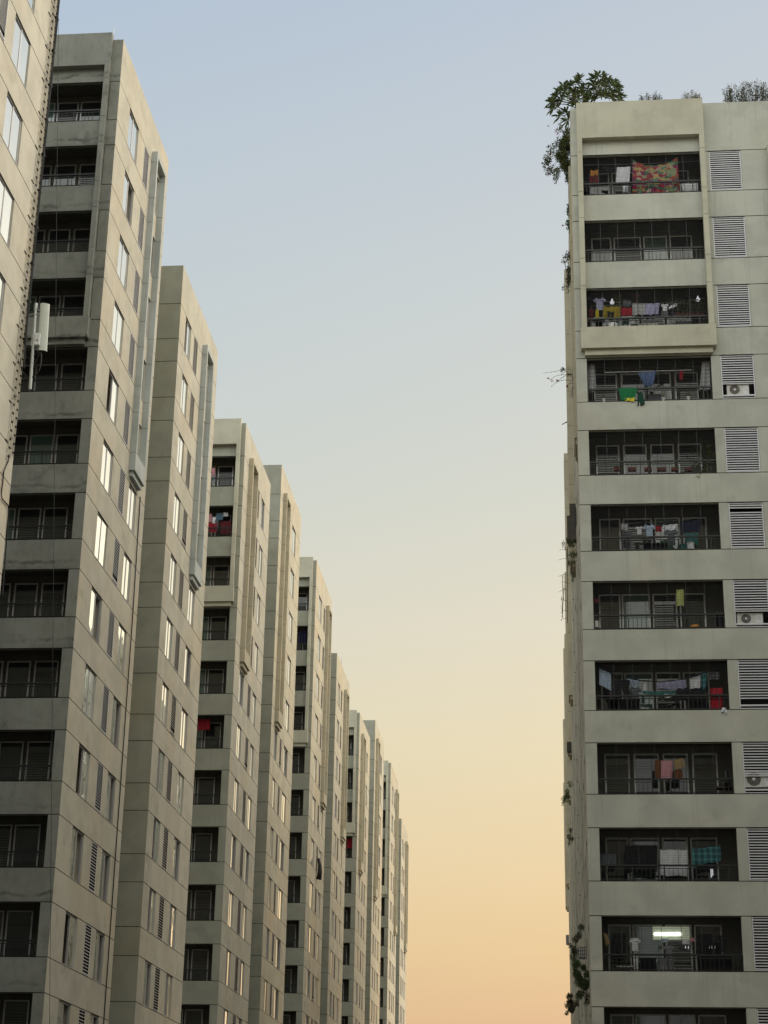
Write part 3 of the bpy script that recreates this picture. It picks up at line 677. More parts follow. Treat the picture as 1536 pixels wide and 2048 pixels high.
# eighth balcony
line('black cable drooping right across the eighth balcony', [at(1199, 1336, 62.7), at(1235, 1352, 62.7), at(1280, 1361, 62.7), at(1320, 1364, 62.7), at(1365, 1359, 62.7), at(1410, 1345, 62.7), at(1449, 1333, 62.7)], 0.022, M['cable'], name='drooping_cable', cat='cable')
cloth('bedsheet', 'white sheet pegged at the left of the eighth balcony', 'sheet', [(1199, 1337), (1222, 1346), (1222, 1381), (1198, 1369)], YI, LtB)
cloth('towel', 'pale blue towel next to the black trousers, eighth balcony', 'towel', [(1252, 1355), (1279, 1361), (1277, 1374), (1262, 1374)], YI+0.05, LtB)
garment('trousers', 'black trousers hanging in the eighth balcony', 'trousers', 1226, 1360, 1260, 1395, YI, Bla)
cloth('towel', 'thin white cloth in the middle of the eighth balcony', 'towel', [(1288, 1362), (1293, 1366), (1293, 1381), (1286, 1381)], YI, Wt)
cloth('towel', 'long white and green cloth over a rod, eighth balcony', 'towel', [(1283, 1382), (1354, 1382), (1350, 1391), (1286, 1390)], YI, Tea)
cloth('towel', 'white cloth under the green one, eighth balcony', 'towel', [(1312, 1389), (1350, 1388), (1340, 1395), (1314, 1395)], YI-0.05, Wt)
cloth('bedsheet', 'grey white sheet right of the middle of the eighth balcony', 'sheet', [(1313, 1366), (1372, 1358), (1372, 1376), (1313, 1378)], YI+0.1, Lil)
garment('shirt', 'black shirt right of the white cloths, eighth balcony', 'shirt', 1351, 1376, 1380, 1400, YI-0.04, Bla)
cloth('bedsheet', 'pale sheet behind the teal checked towel', 'sheet', [(1378, 1357), (1401, 1350), (1401, 1376), (1380, 1378)], YI, Wt)
cloth('towel', 'teal checked towel in the eighth balcony', 'towel', [(1402, 1348), (1416, 1345), (1412, 1377), (1403, 1379)], YI, 'plaid_teal')
cloth('towel', 'grey checked towel at the right of the eighth balcony', 'towel', q(1418, 1344, 1438, 1359), YI, 'stripe_dark')
cloth('towel', 'crimson towel over the rail of the eighth balcony', 'towel', q(1420, 1376, 1445, 1417), 62.60, Red, 0, 0.03)
cloth('bundled_cloth', 'white cloth bag dangling at the right corner of the eighth balcony', 'bag', [(1444, 1415), (1451, 1416), (1454, 1427), (1442, 1424)], 62.43, Wt, 0, 0.08)
# ninth balcony
cloth('towel', 'rust brown towel left of the pink one', 'towel', q(1309, 1520, 1328, 1556), YI+0.05, Brn)
cloth('towel', 'pink striped towel in the ninth balcony', 'towel', q(1322, 1521, 1345, 1561), YI, Pnk)
cloth('towel', 'tan towel right of the pink one', 'towel', [(1347, 1520), (1366, 1516), (1369, 1532), (1349, 1540)], YI, Tan)
cloth('towel', 'rust brown towel below the tan one', 'towel', q(1348, 1538, 1365, 1556), YI+0.04, Brn)
mb = MB(); mb.tube([(0, 0, 0), (0.02, 0, 0.25), (0, 0, 0.5), (0, 0, 0.62)], 0.14, M['black'], 10, 0.06); mb.box((-0.35, -0.1, -0.06), (0.2, 0.25, 0.0), M['brown'])
tag(mb.build('covered_bundle', None, True, at(1453, 1574, 62.9)), 'dark bundle on a low stool at the right end of the ninth balcony', 'bundle')
# tenth balcony
cloth('bedsheet', 'white sheet hanging down in the middle of the tenth balcony', 'sheet', q(1320, 1699, 1375, 1751), YI+0.05, Wt, 0, 0.03)
cloth('towel', 'teal checked cloth slanting in the tenth balcony', 'towel', [(1383, 1697), (1440, 1690), (1444, 1722), (1386, 1736)], YI, 'plaid_teal', 0.02)
cloth('bedsheet', 'dark cloth filling the left of the tenth balcony', 'sheet', q(1250, 1690, 1315, 1745), YI+0.2, Bla, 0, 0.04)
r_ = empty('wall_lamp', at(1423, 1737, 63.2), 'small lit lamp under the slanting teal cloth', 'lamp'); mb = MB(); mb.box((-0.035, 0, -0.3), (0.0, 0.04, 0.0), M['white_glow']); mb.box((0.02, 0, -0.24), (0.05, 0.04, -0.02), M['white_glow']); sub(mb, 'lamp_tube', r_)
# eleventh balcony: the lit one
r_ = empty('tube_lamp', at(1335, 1868, 63.55), 'bright tube lamp glowing in the eleventh balcony', 'lamp')
mb = MB(); mb.tube([(-0.45, 0, 0), (0.45, 0, 0)], 0.035, M['lit'], 8); sub(mb, 'tube', r_)
mb = MB(); mb.box((-0.5, 0.04, -0.05), (0.5, 0.08, 0.05), M['white']); sub(mb, 'fitting', r_)
mb = MB(); mb.box((-0.5, 0.02, -0.2), (0.75, 0.03, 0.25), M['litpane']); tag(mb.build('lit_window', None, False, at(1335, 1868, 63.55)), 'lit barred window behind the tube lamp', 'window')
garment('shirt', 'white shirt on a hanger in the lit balcony', 'shirt', 1258, 1876, 1282, 1902, YI, Wt)
cloth('towel', 'small pale blue cloth under the tube lamp', 'towel', q(1322, 1877, 1337, 1884), YI, LtB)
cloth('towel', 'white cloth square right of the tube lamp', 'towel', q(1364, 1879, 1379, 1888), YI, Wt)
cloth('towel', 'little pink cloth at the right of the tube lamp', 'towel', q(1380, 1876, 1389, 1883), YI, Pnk)
garment('shirt', 'grey shirt in the middle of the lit balcony', 'shirt', 1325, 1890, 1350, 1914, YI, cmat('mid_grey', (0.22,0.22,0.24)))
cloth('bedsheet', 'grey sheet low behind the rail of the lit balcony', 'sheet', q(1315, 1916, 1348, 1941), YI, cmat('mid_grey', (0.22,0.22,0.24)))
cloth('towel', 'yellowish cloth in the left corner of the lit balcony', 'towel', [(1207, 1865), (1214, 1868), (1220, 1888), (1212, 1892)], YI, Tan)
mb = MB(); mb.box((0, 0, 0), (0.14, 0.1, 1.1), M['white']); tag(mb.build('post', None, False, at(1268, 1942, 62.9)), 'pale post in the left half of the lit balcony', 'post')
mb = MB()
for i in range(6): mb.box((0.12*i, 0, 0), (0.12*i+0.09, 0.25, 0.04), M['white'])
mb.box((0, 0.02, -0.05), (0.72, 0.23, 0), M['brown']); tag(mb.build('slatted_bench', None, False, at(1233, 1934, 62.9)), 'slatted white bench top left of the pale post', 'bench')
# ---- pots and planters on ledges
Ter, Pot = C('terracotta', (0.11, 0.045, 0.035)), C('pale_pot', (0.42, 0.42, 0.40))
LG = C('leaf_dark', (0.07, 0.10, 0.042), var=0.4, scale=12); LM = C('leaf_mid', (0.13, 0.17, 0.06), var=0.4, scale=12)
LY = C('leaf_yellow', (0.24, 0.20, 0.07), var=0.4, scale=12); LP = C('twig_purple_brown', (0.10, 0.08, 0.065), var=0.4, scale=12)
FM = C('magenta_bract', (0.42, 0.02, 0.16)); FP = C('pink_bract', (0.50, 0.18, 0.26)); STM = C('stem_bark', (0.10, 0.085, 0.06))
rl = random.Random(21)
def leaf(mb, p, d, ln, wd, mat, up=Vector((0, 0, 1)), bend=0.25):
    d = d.normalized(); sd_ = d.cross(up)
    if sd_.length < 0.1: sd_ = Vector((1, 0, 0))
    sd_.normalize(); nn = sd_.cross(d)
    a, b, c = p, p+d*ln*0.5+nn*0.05*ln, p+d*ln-Vector((0, 0, bend*ln))
    mb.face([a, b+sd_*wd/2, c, b-sd_*wd/2], mat)
def rv(): return Vector((rl.gauss(0, 1), rl.gauss(0, 1), rl.gauss(0, 1))).normalized()
def tuft(mb, c, r, n, ln, mats, flat=0.8):
    for _ in range(n):
        d = rv(); p = c + Vector((d.x*r[0], d.y*r[1], d.z*r[2]))*rl.random()**0.45
        leaf(mb, p, (d+rv()*0.8), ln*rl.uniform(0.6, 1.3), ln*flat*rl.uniform(0.35, 0.6), rl.choice(mats))
def potplant(label, loc, h=0.3, r=0.09, mats=None, n=60, pot=None, spread=0.16, ln=0.09, cat='potted plant', group=None):
    r_ = empty('potted_plant', loc, label, cat, group)
    mb = MB(); mb.tube([(0, 0, 0), (0, 0, 0.16)], r*0.75, pot or Ter, 10, r); sub(mb, 'pot', r_)
    mb = MB()
    for i in range(5): d = rv(); mb.tube([(0, 0, 0.15), (d.x*0.04, d.y*0.04, 0.15+h*0.5), (d.x*0.1, d.y*0.08, 0.15+h)], 0.006, STM, 4)
    tuft(mb, Vector((0, 0, 0.18+h*0.7)), (spread, spread, h*0.6), n, ln, mats or [LG, LM]); sub(mb, 'foliage', r_)
    return r_
PG = 'potted plants on the balconies'
potplant('yellow green potted plant behind the mustard sheet', at(1238, 636, 62.95), 0.75, 0.1, [LM, LY], 140, spread=0.2, group=PG)
potplant('potted plant with pinkish tips above the white printed cloth', at(1277, 636, 62.95), 0.8, 0.09, [LM, FP], 90, spread=0.18, group=PG)
for i, u in enumerate((1356, 1366, 1376, 1386, 1397, 1407)):
    potplant(('first', 'second', 'third', 'fourth', 'fifth', 'sixth')[i] + ' dark leafed pot from the left in the row under the right hanging lamp', at(u, 640, 62.78+0.08*(i % 2)) + Vector((0, 0, 0.12)), 0.45, 0.1, [LG, LG, LP], 110, spread=0.17, ln=0.08, group='dark pots at the right end of the third balcony')
for u, v, lb in ((1208, 805, 'small pale pot on the ledge left of the green cloth'), (1327, 803, 'pale pot on the ledge right of the green cloth'), (1377, 801, 'pale pot with a straggly plant, rightmost on the fourth balcony')):
    potplant(lb, at(u, v, 62.52), 0.22 if u > 1300 else 0.05, 0.07, [LG], 26 if u > 1300 else 6, Pot, 0.08, group=PG)
for i, (u0, u1) in enumerate(((1228, 1242), (1256, 1272), (1289, 1304), (1315, 1333), (1343, 1358), (1370, 1384))):
    a = at(u0, 941, 62.62); b = at(u1, 941, 62.62); r_ = empty('planter_box', a, ('leftmost', 'second from left', 'third from left', 'fourth from left', 'fifth from left', 'rightmost')[i] + ' of the six reddish brown planters along the fifth balcony rail', 'planter', 'planters on the rail of the fifth balcony')
    mb = MB(); mb.box((0, 0, 0), (b.x-a.x, 0.14, 0.13), Ter); sub(mb, 'box', r_)
    mb = MB(); tuft(mb, Vector(((b.x-a.x)/2, 0.07, 0.17)), (0.14, 0.06, 0.07), 26, 0.06, [LG, LM]); sub(mb, 'foliage', r_)
r_ = empty('climbing_plant', at(1410, 950, 62.66), 'straggly climber spilling out at the right of the fifth balcony', 'plant')
mb = MB(); base = at(1410, 950, 62.66)
mb2 = MB()
for tu, tv in ((1378, 915), (1390, 895), (1405, 880), (1415, 883), (1428, 905), (1436, 925), (1395, 952), (1402, 955), (1420, 890), (1385, 930)):
    tip = at(tu, tv, 62.44+rl.uniform(0, 0.25))-base; mid = tip*0.5+Vector((rl.uniform(-.1, .1), 0, 0.12))
    mb.tube([(0, 0, 0), mid, tip], 0.007, STM, 4)
    for _ in range(26):
        t_ = rl.random(); p = mid.lerp(tip, t_) if rl.random() < 0.6 else Vector((0, 0, 0)).lerp(mid, t_)
        leaf(mb2, p+rv()*0.06, rv(), 0.10, 0.05, rl.choice([LG, LG, LM]))
sub(mb, 'stem', r_); sub(mb2, 'foliage', r_)
# ---- air conditioners in the louvre openings
def ac(label, u, v, w_, h_, fan=0.5, Y=62.56):
    c = at(u, v, Y); r_ = empty('ac_unit', c, label, 'air conditioner', 'air conditioners in the louvred openings')
    mb = MB(); mb.box((-w_/2, 0, -h_/2), (w_/2, 0.3, h_/2), M['ac']); mb.box((w_*0.22, -0.006, -h_*0.44), (w_*0.46, 0, h_*0.44), M['white'])
    for i in range(5): mb.box((w_*0.25, -0.010, -h_*0.1+i*0.03), (w_*0.42, -0.005, -h_*0.1+i*0.03+0.012), M['alu'])
    sub(mb, 'casing', r_)
    fr_ = h_*0.43; cx = -w_*0.15; mb = MB()
    pts = [(cx+fr_*math.cos(t*math.pi/14), -0.004, fr_*math.sin(t*math.pi/14)) for t in range(28)]; mb.face(pts, M['brown']); 
    for k in (1.0, 0.8, 0.6, 0.4): mb.tube([(cx+fr_*k*math.cos(t*math.pi/12), -0.012, fr_*k*math.sin(t*math.pi/12)) for t in range(25)], 0.005, M['alu'], 4, cap=False)
    sub(mb, 'fan_grille', r_)
    mb = MB(); mb.tube([(cx, -0.02, 0), (cx, -0.005, 0)], fr_*0.24, M['white'], 12); sub(mb, 'fan_hub', r_)
ac('air conditioner with white label panel, topmost one', 1476, 779, 0.82, 0.44)
ac('air conditioner half hidden in shadow, middle of the three', 1500, 1237, 0.92, 0.40, Y=62.62)
ac('air conditioner with a big round fan grille, lowest of the three', 1516, 1558, 0.96, 0.56)


# ---- left row: cables, antenna, laundry
# cable ladder up the rear corner of the nearest left block
def ladder(label, Y, zt, zb, wdt=0.16, X=-17.07):
    r_ = empty('cable_ladder', (X, Y, zb), label, 'cable ladder', 'cable ladders on the left edge block')
    mb = MB(); h = zt-zb
    for y in (0, wdt): mb.box((0.05, y-0.012, 0), (0.075, y+0.012, h), M['facade_t'])
    sub(mb, 'rail', r_)
    mb = MB(); mb.box((0.06, -0.02, 0), (0.10, wdt*0.55, 0.045), M['void']); me = mb.mesh('rung')
    for i in range(int(h/0.3)): obj('rung', me, r_, (0, 0, 0.1+i*0.3))
    mb = MB(); mb.box((0.0, -0.26, 0), (0.03, 0.0, 0.02), M['brown']); me = mb.mesh('wall_bracket')
    for i in range(int(h/1.35)): obj('wall_bracket', me, r_, (0, 0, 0.6+i*1.35))
    return r_
ladder('long cable ladder up the corner of the left edge block', 51.12, 45.8, 23.6)
ladder('shorter cable ladder beside the black cable bundle', 51.52, 45.8, 23.9, 0.10)
mb = MB()
for i in range(5):
    pts = []
    for k in range(60):
        z = 45.9 - k*0.3
        if z < 27.4: break
        pts.append((-16.94+0.02*(i % 2), 51.42+0.035*i+0.012*math.sin(k*0.9+i), z))
    pts += [(-16.9, 51.5+0.02*i, 27.0)]
    mb.tube(pts, 0.015, M['cable'], 5)
for k in range(13): mb.box((-17.02, 51.40, 28.0+k*1.4), (-16.90, 51.60, 28.03+k*1.4), M['cable'])
tag(mb.build('cable_bundle'), 'thick black cable bundle down the corner of the left edge block', 'cable')
c = [at(u, v, 51.4) for u, v in ((24, 930), (17, 905), (10, 936), (7, 945), (5, 965), (2.5, 990), (4, 998), (16, 1011), (17, 1022), (15, 1060), (9, 1150))]
pt = [atX(u, v, -17.03) for u, v in ((17, 908), (17, 921), (11, 935), (7.4, 944), (5.5, 965), (2.6, 985), (4, 997), (15.5, 1010), (17.2, 1018), (15.5, 1050), (5, 1190))]
mb = MB(); mb.tube(pt, 0.022, M['cable'], 6); tag(mb.build('conduit'), 'thin dark conduit snaking down below the cable ladders', 'conduit')
# panel antenna on its pole
A0 = at(66, 690, 51.6); r_ = empty('panel_antenna', A0, 'white panel antenna on a pole at the corner of the left edge block', 'antenna')
def rel(u, v, Y=51.6): return at(u, v, Y)-A0
mb = MB(); p0, p1 = rel(72, 607), rel(60, 779); mb.tube([p0, p1], 0.052, M['galv'], 10); mb.tube([p0, p0+(p1-p0)*0.06], 0.06, M['galv'], 10); sub(mb, 'pole', r_)
mb = MB(); t0, t1 = rel(90, 609, 51.75), rel(84.3, 703, 51.75)
def radome(mb, a, b, hw, hd):
    n = 10; prof = []
    for i in range(n+1):
        t = math.pi*i/n; prof.append((hw*math.cos(t), -hd*0.55*math.sin(t)-hd*0.2))
    prof += [(-hw, hd*0.5), (hw, hd*0.5)]
    rg = []
    for q_ in (a, b): rg.append([q_ + Vector((x*0.94 - y*0.34, y*0.94 + x*0.34, 0)) for x, y in prof])
    k = len(prof)
    for i in range(k): mb.face([rg[0][i], rg[0][(i+1) % k], rg[1][(i+1) % k], rg[1][i]], M['radome'])
    mb.face(rg[0], M['radome']); mb.face(rg[1][::-1], M['cable'])
radome(mb, t0, t1, 0.155, 0.14); sub(mb, 'radome', r_)
mb = MB()
for v_, l in ((622, 0.0), (630, 0.0), (700, 0.0)):
    a = rel(71.5-(v_-607)*0.07, v_); b_ = rel(84, v_-4, 51.75); mb.tube([a, b_], 0.022, M['galv'], 6); mb.tube([a-Vector((0.07, 0, 0.03)), a+Vector((0.07, 0, 0.03))], 0.035, M['black'], 6)
sub(mb, 'clamp', r_)
mb = MB()
for v_ in (628, 756):
    a = rel(70-(v_-607)*0.07, v_); mb.tube([a, Vector((-17.0, 51.7, a.z+A0.z))-A0], 0.025, M['galv'] if v_ < 700 else M['black'], 6)
sub(mb, 'wall_arm', r_)
mb = MB(); a = rel(76, 668); b_ = rel(74, 691)
mb.box((a.x-0.07, a.y-0.08, b_.z), (a.x+0.09, a.y+0.10, a.z), M['white']); mb.box((a.x-0.19, a.y-0.04, b_.z-0.02), (a.x-0.072, a.y+0.08, a.z-0.04), M['alu'])
for i in range(3): mb.box((a.x-0.03, a.y-0.085, b_.z+0.12+i*0.025), (a.x+0.05, a.y-0.081, b_.z+0.13+i*0.025), M['cable'])
sub(mb, 'radio_box', r_)
def curve_(P, n=14):
    out = []
    for i in range(n+1):
        t = i/n*(len(P)-1); k = min(int(t), len(P)-2); f_ = t-k
        g_ = lambda j: P[max(0, min(len(P)-1, j))]
        a, b, c2, d = g_(k-1), g_(k), g_(k+1), g_(k+2)
        out.append(0.5*((2*b)+(c2-a)*f_+(2*a-5*b+4*c2-d)*f_*f_+(3*b-a-3*c2+d)*f_**3))
    return out
mb = MB()
mb.tube(curve_([rel(40.5, 700), rel(41, 730), rel(47, 746), rel(58, 754), rel(70, 751), rel(79, 738), rel(82.5, 720), rel(82, 706)], 24), 0.021, M['cable'], 6)
mb.tube(curve_([rel(77, 692), rel(74, 706), rel(66, 714), rel(58, 717), rel(48, 708), rel(44, 700)], 18), 0.012, M['cable'], 5)
mb.tube(curve_([rel(80, 703), rel(71, 725), rel(64, 742), rel(62, 753)], 12), 0.012, M['cable'], 5)
sub(mb, 'feeder_cable', r_)
# black down cable and rope
line('black down cable on the flank of the stained grey block', [(-17.03, 68.8, 29.4), (-17.02, 68.9, 24.0), (-17.02, 68.86, 15.0), (-17.03, 68.92, 7.0), (-17.03, 68.88, 0.2)], 0.024, M['cable'], cat='cable', name='down_cable')
line('thin rope hanging in front of the stained grey block', [at(118, -90, 58), at(98.5, 2120, 58)], 0.008, M['cable'], cat='rope', name='rope', sag=0)
mb = MB(); p = at(228, 60, 60.9); mb.tube([(0, 0, 0), (0, 0, 0.35)], 0.012, M['galv'], 5); tag(mb.build('lightning_rod', None, False, p-Vector((0, 0, 0.25))), 'short rod on the roof corner of the stained block', 'rod')
mb = MB(); p = atX(683, 1330, -17.2); mb.tube([(0, 0, 0), (0, 0, 0.9)], 0.02, M['galv'], 5); tag(mb.build('roof_aerial', None, False, p-Vector((0, 0, 0.2))), 'small aerial on a roof edge in the middle of the left row', 'aerial')
GB = 'laundry on the left row'
Y3 = 92.45+0.45
cloth('towel', 'red cloth over the rail on the left row, second balcony of the cream front', 'towel', q(417, 1046, 434, 1064), Y3, Red, 0, 0.05, GB)
cloth('towel', 'pink cloth above the red one on the left row', 'towel', q(417, 1027, 424, 1044), Y3, Pnk, group=GB)
cloth('towel', 'white cloth between pink and blue laundry on the left row', 'towel', q(425, 1034, 432, 1047), Y3, Wt, group=GB)
cloth('towel', 'pale blue cloth in the laundry filled left balcony', 'towel', q(432, 1026, 446, 1040), Y3, cmat('slate_blue', (0.10,0.17,0.24)), group=GB)
cloth('towel', 'bright white cloth at the right of the laundry filled left balcony', 'towel', q(447, 1025, 456, 1033), Y3, Wt, group=GB)
cloth('towel', 'grey towel below the pale blue cloth on the left row', 'towel', q(430, 1040, 437, 1060), Y3, Grey, group=GB)
cloth('bedsheet', 'dark cloth filling the right of the laundry filled left balcony', 'sheet', q(441, 1042, 462, 1068), Y3+0.1, Mar, group=GB)
cloth('bedsheet', 'red sheet in a dark balcony of the left row, fifth below the roof', 'sheet', q(396, 1438, 420, 1460), Y3, Red, 0, 0.06, GB)
cloth('towel', 'pink and dark clothes at the left end of the top cream front balcony', 'clothes', q(424, 936, 430, 951), Y3, Pnk, 0, 0.05, GB)
cloth('bedsheet', 'red sheet in a small far balcony, fourth down', 'sheet', q(694, 1677, 706, 1696), 154.95, Red, 0, 0.05, GB)
cloth('bedsheet', 'dark blue clothes in the second balcony of the mid distance block', 'clothes', q(597, 1262, 614, 1288), 123.95, Nav, 0, 0.06, GB)
p = atX(637, 1725, -16.95); mb = MB(); mb.tube([(0, 0, 0), (0.1, 0.05, -0.5), (0.12, 0, -1.0), (0.05, 0, -1.5)], 0.10, M['cable'], 7, 0.2)
tag(mb.build('hanging_cloth', None, True, p+Vector((0, 0, 0.3))), 'dark cloth dangling from a window of the mid distance block', 'cloth')
# ---- right row street side: cages, boxes, flag
def boxX(name, label, cat, u0, v0, u1, v1, X, mat, dx=0.35, ln=1.0, group=None):
    a = atX(u0, v0, X); b_ = at(u0, v1, a.y)
    r = MB(); h = abs(a.z-b_.z)
    r.box((0, 0, 0), (dx, ln, h), mat)
    for i in range(5): r.box((-0.012, ln*i/5, 0.0), (0.0, ln*i/5+0.03, h), M['grille']); r.box((dx*i/5, -0.012, 0), (dx*i/5+0.02, 0, h), M['grille'])
    o = r.build(name, None, False, (X, a.y, min(a.z, b_.z))); return tag(o, label, cat, group)
def boxAt(name, label, cat, u0, v0, u1, v1, Y, mat, ln=0.5, group=None):
    a, b_ = at(u0, v0, Y), at(u1, v1, Y); r = MB(); w_, h = abs(b_.x-a.x), abs(a.z-b_.z)
    r.box((0, 0, 0), (w_, ln, h), mat); n = 4
    for i in range(n+1): r.box((w_*i/n-0.01, -0.014, 0), (w_*i/n+0.01, -0.001, h), M['grille'])
    for i in range(4): r.box((0, -0.02, h*i/3-0.01), (w_, -0.015, h*i/3+0.01), M['grille'])
    return tag(r.build(name, None, False, (a.x, Y, b_.z)), label, cat, group)
boxAt('window_cage', 'brown barred cage wedged between the first two right blocks', 'window cage', 1139, 1008, 1154, 1034, 76.3, M['brown'])
boxAt('window_cage', 'larger brown cage just below the narrow brown one', 'window cage', 1134, 1032, 1154, 1079, 76.2, M['brown'])
boxAt('window_cage', 'small brown cage on the right row halfway down', 'window cage', 1134, 1484, 1143, 1502, 92.0, M['brown'])
boxAt('ac_unit', 'grey box jutting from the near right block low beside the vines', 'air conditioner', 1157, 1895, 1173, 1915, 66.0, M['alu'])
boxAt('ac_unit', 'white box on the far edge of the right row above the vines', 'air conditioner', 1132, 1870, 1138, 1888, 120.0, M['white'])
boxAt('ac_unit', 'small dark box under an overhang of the right row', 'air conditioner', 1149, 1015, 1153, 1050, 70.0, M['black'], 0.3)
cloth('towel', 'red cloth hanging on the street side of the near right block', 'towel', [(1144, 478), (1146, 480), (1146, 548), (1138, 512)], 65.5, Red, 0, 0.05, None)
mb = MB(); mb.box((0, 0, 0), (0.06, 0.05, 0.05), M['black']); mb.tube([(0, 0, 0), (-0.18, 0, -0.1)], 0.02, M['black'], 6); tag(mb.build('bracket', None, False, at(1131.5, 845, 78.0)), 'short dark bracket sticking out of the right row into the sky', 'bracket')

# ---- stored clutter behind the rails
CG = 'things stored on the balconies of the near right block'
def bucket(label, u, v, Y, mat, r=0.13, h=0.26):
    o = empty('bucket', at(u, v, Y), label, 'bucket', CG); mb = MB(); mb.tube([(0, 0, 0), (0, 0, h)], r*0.8, mat, 12, r); sub(mb, 'tub', o)
    mb = MB(); mb.tube([(r*math.cos(t*math.pi/8), 0, h+0.10*math.sin(t*math.pi/8)) for t in range(9)], 0.006, M['galv'], 4); sub(mb, 'handle', o)
def crate(label, u, v, Y, mat, w_=0.45, h=0.3, name='storage_box', cat='box'):
    mb = MB(); mb.box((0, 0, 0), (w_, 0.3, h), mat); mb.box((-0.015, -0.015, h), (w_+0.015, 0.315, h+0.035), mat)
    for i in range(3): mb.box((w_*(0.2+0.28*i), -0.008, 0.02), (w_*(0.24+0.28*i), 0, h-0.02), mat)
    tag(mb.build(name, None, False, at(u, v, Y)), label, cat, CG)
bucket('white basin behind the rail below the mustard sheet', 1226, 657, 62.75, M['white'], 0.22, 0.16)
crate('long pale tub behind the rail in the middle of the third balcony', 1278, 657, 62.75, M['ac'], 0.7, 0.16, 'tub', 'tub')
crate('grey box behind the rail at the right of the third balcony', 1352, 655, 62.75, Grey, 0.6, 0.22)
bucket('dark bucket at the far left of the top balcony', 1171, 386, 62.7, Bla, 0.16, 0.42)
crate('dark storage box right of the green cloth, fourth balcony', 1296, 803, 62.85, Grey, 0.5, 0.26)
bucket('pale bucket behind the railing of the sixth balcony, right', 1382, 1100, 62.8, Wt, 0.15, 0.28)
crate('teal crate behind the railing of the sixth balcony', 1361, 1100, 62.8, Tea, 0.3, 0.2)
crate('dark low box left in the sixth balcony', 1290, 1101, 62.8, Bla, 0.8, 0.24)
bucket('grey bucket at the left end of the seventh balcony', 1193, 1256, 62.7, M['ac'], 0.14, 0.24)
bucket('black pot at the right end of the seventh balcony', 1440, 1256, 62.7, Bla, 0.16, 0.5)
garment('shirt', 'dark striped shirt left of the black trousers', 'shirt', 1214, 1372, 1232, 1398, YI+0.1, M['stripe_dark'])
garment('shirt', 'charcoal shirt right of the black trousers', 'shirt', 1258, 1374, 1284, 1404, YI+0.08, Grey)
crate('black box low in the eighth balcony', 1240, 1417, 62.85, Bla, 0.7, 0.3)
crate('dark crate behind the rail left of the crimson towel', 1380, 1417, 62.85, Bla, 0.6, 0.34)
garment('trousers', 'dark trousers at the right of the eighth balcony', 'trousers', 1384, 1378, 1404, 1404, YI+0.02, Bla)
cloth('bedsheet', 'grey white sheet at the left end of the tenth balcony', 'sheet', q(1199, 1708, 1232, 1732), YI+0.3, Grey)
cloth('bedsheet', 'black cloth hanging right of the lit window', 'sheet', q(1392, 1868, 1425, 1912), YI+0.1, Bla, 0, 0.06)
cloth('bedsheet', 'black cloth hanging left of the hangered white shirt', 'sheet', q(1224, 1866, 1252, 1910), YI+0.1, Bla, 0, 0.06)
crate('stack of dark boxes low at the right of the lit balcony', 1404, 1941, 62.8, Bla, 1.0, 0.5)
crate('dark box stack low at the left of the lit balcony', 1280, 1942, 62.9, Bla, 0.55, 0.4)
garment('shirt', 'black shirt hanging between the lamp and the right corner of the lit balcony', 'shirt', 1432, 1870, 1458, 1904, YI, Bla)
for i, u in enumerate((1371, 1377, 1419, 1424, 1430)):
    mb = MB(); mb.tube([(0, 0, 0), (0, 0, 0.09)], 0.018, M['white_glow'] if i < 2 else M['white'], 6, 0.012)  # first pair glows by its material, though neither bottle is a lamp
    tag(mb.build('bottle', None, False, at(u, 1897, 62.8)), ('left' if i == 0 else 'right') + ' small glowing bottle of the pair below the white cloth square' if i < 2 else ('left', 'middle', 'right')[i-2] + ' small pale bottle of the three at the right of the lit balcony', 'bottle', CG)
# ---- plants
def rosette(mb, tip, d, n, ln, mats):
    d = d.normalized(); a = d.cross(Vector((0, 0, 1)) if abs(d.z) < 0.95 else Vector((1, 0, 0))).normalized(); b_ = d.cross(a)
    for i in range(n):
        t = 2*math.pi*i/n*1.618+rl.uniform(-.3, .3); k = 0.25+0.95*(i/n)
        dd = d*(1.15-k) + (a*math.cos(t)+b_*math.sin(t))*k
        L_ = ln*rl.uniform(0.75, 1.15); w_ = L_*0.21; dd.normalize()
        sd_ = dd.cross(Vector((0, 0, 1)));
        if sd_.length < .1: sd_ = Vector((1, 0, 0))
        sd_.normalize(); mt_ = rl.choice(mats); drop = Vector((0, 0, -1))
        p = [tip, tip+dd*L_*0.3+sd_*w_*0.35, tip+dd*L_*0.7+sd_*w_*0.5+drop*L_*0.06, tip+dd*L_+drop*L_*0.22, tip+dd*L_*0.7-sd_*w_*0.5+drop*L_*0.06, tip+dd*L_*0.3-sd_*w_*0.35]
        mb.face([p[0], p[1], p[2], p[3]], mt_); mb.face([p[0], p[3], p[4], p[5]], mt_)
B0 = at(1160, 240, 64.0); r_ = empty('frangipani_tree', B0, 'frangipani tree leaning over the roof corner of the near right block', 'tree')
tk, lf = MB(), MB()
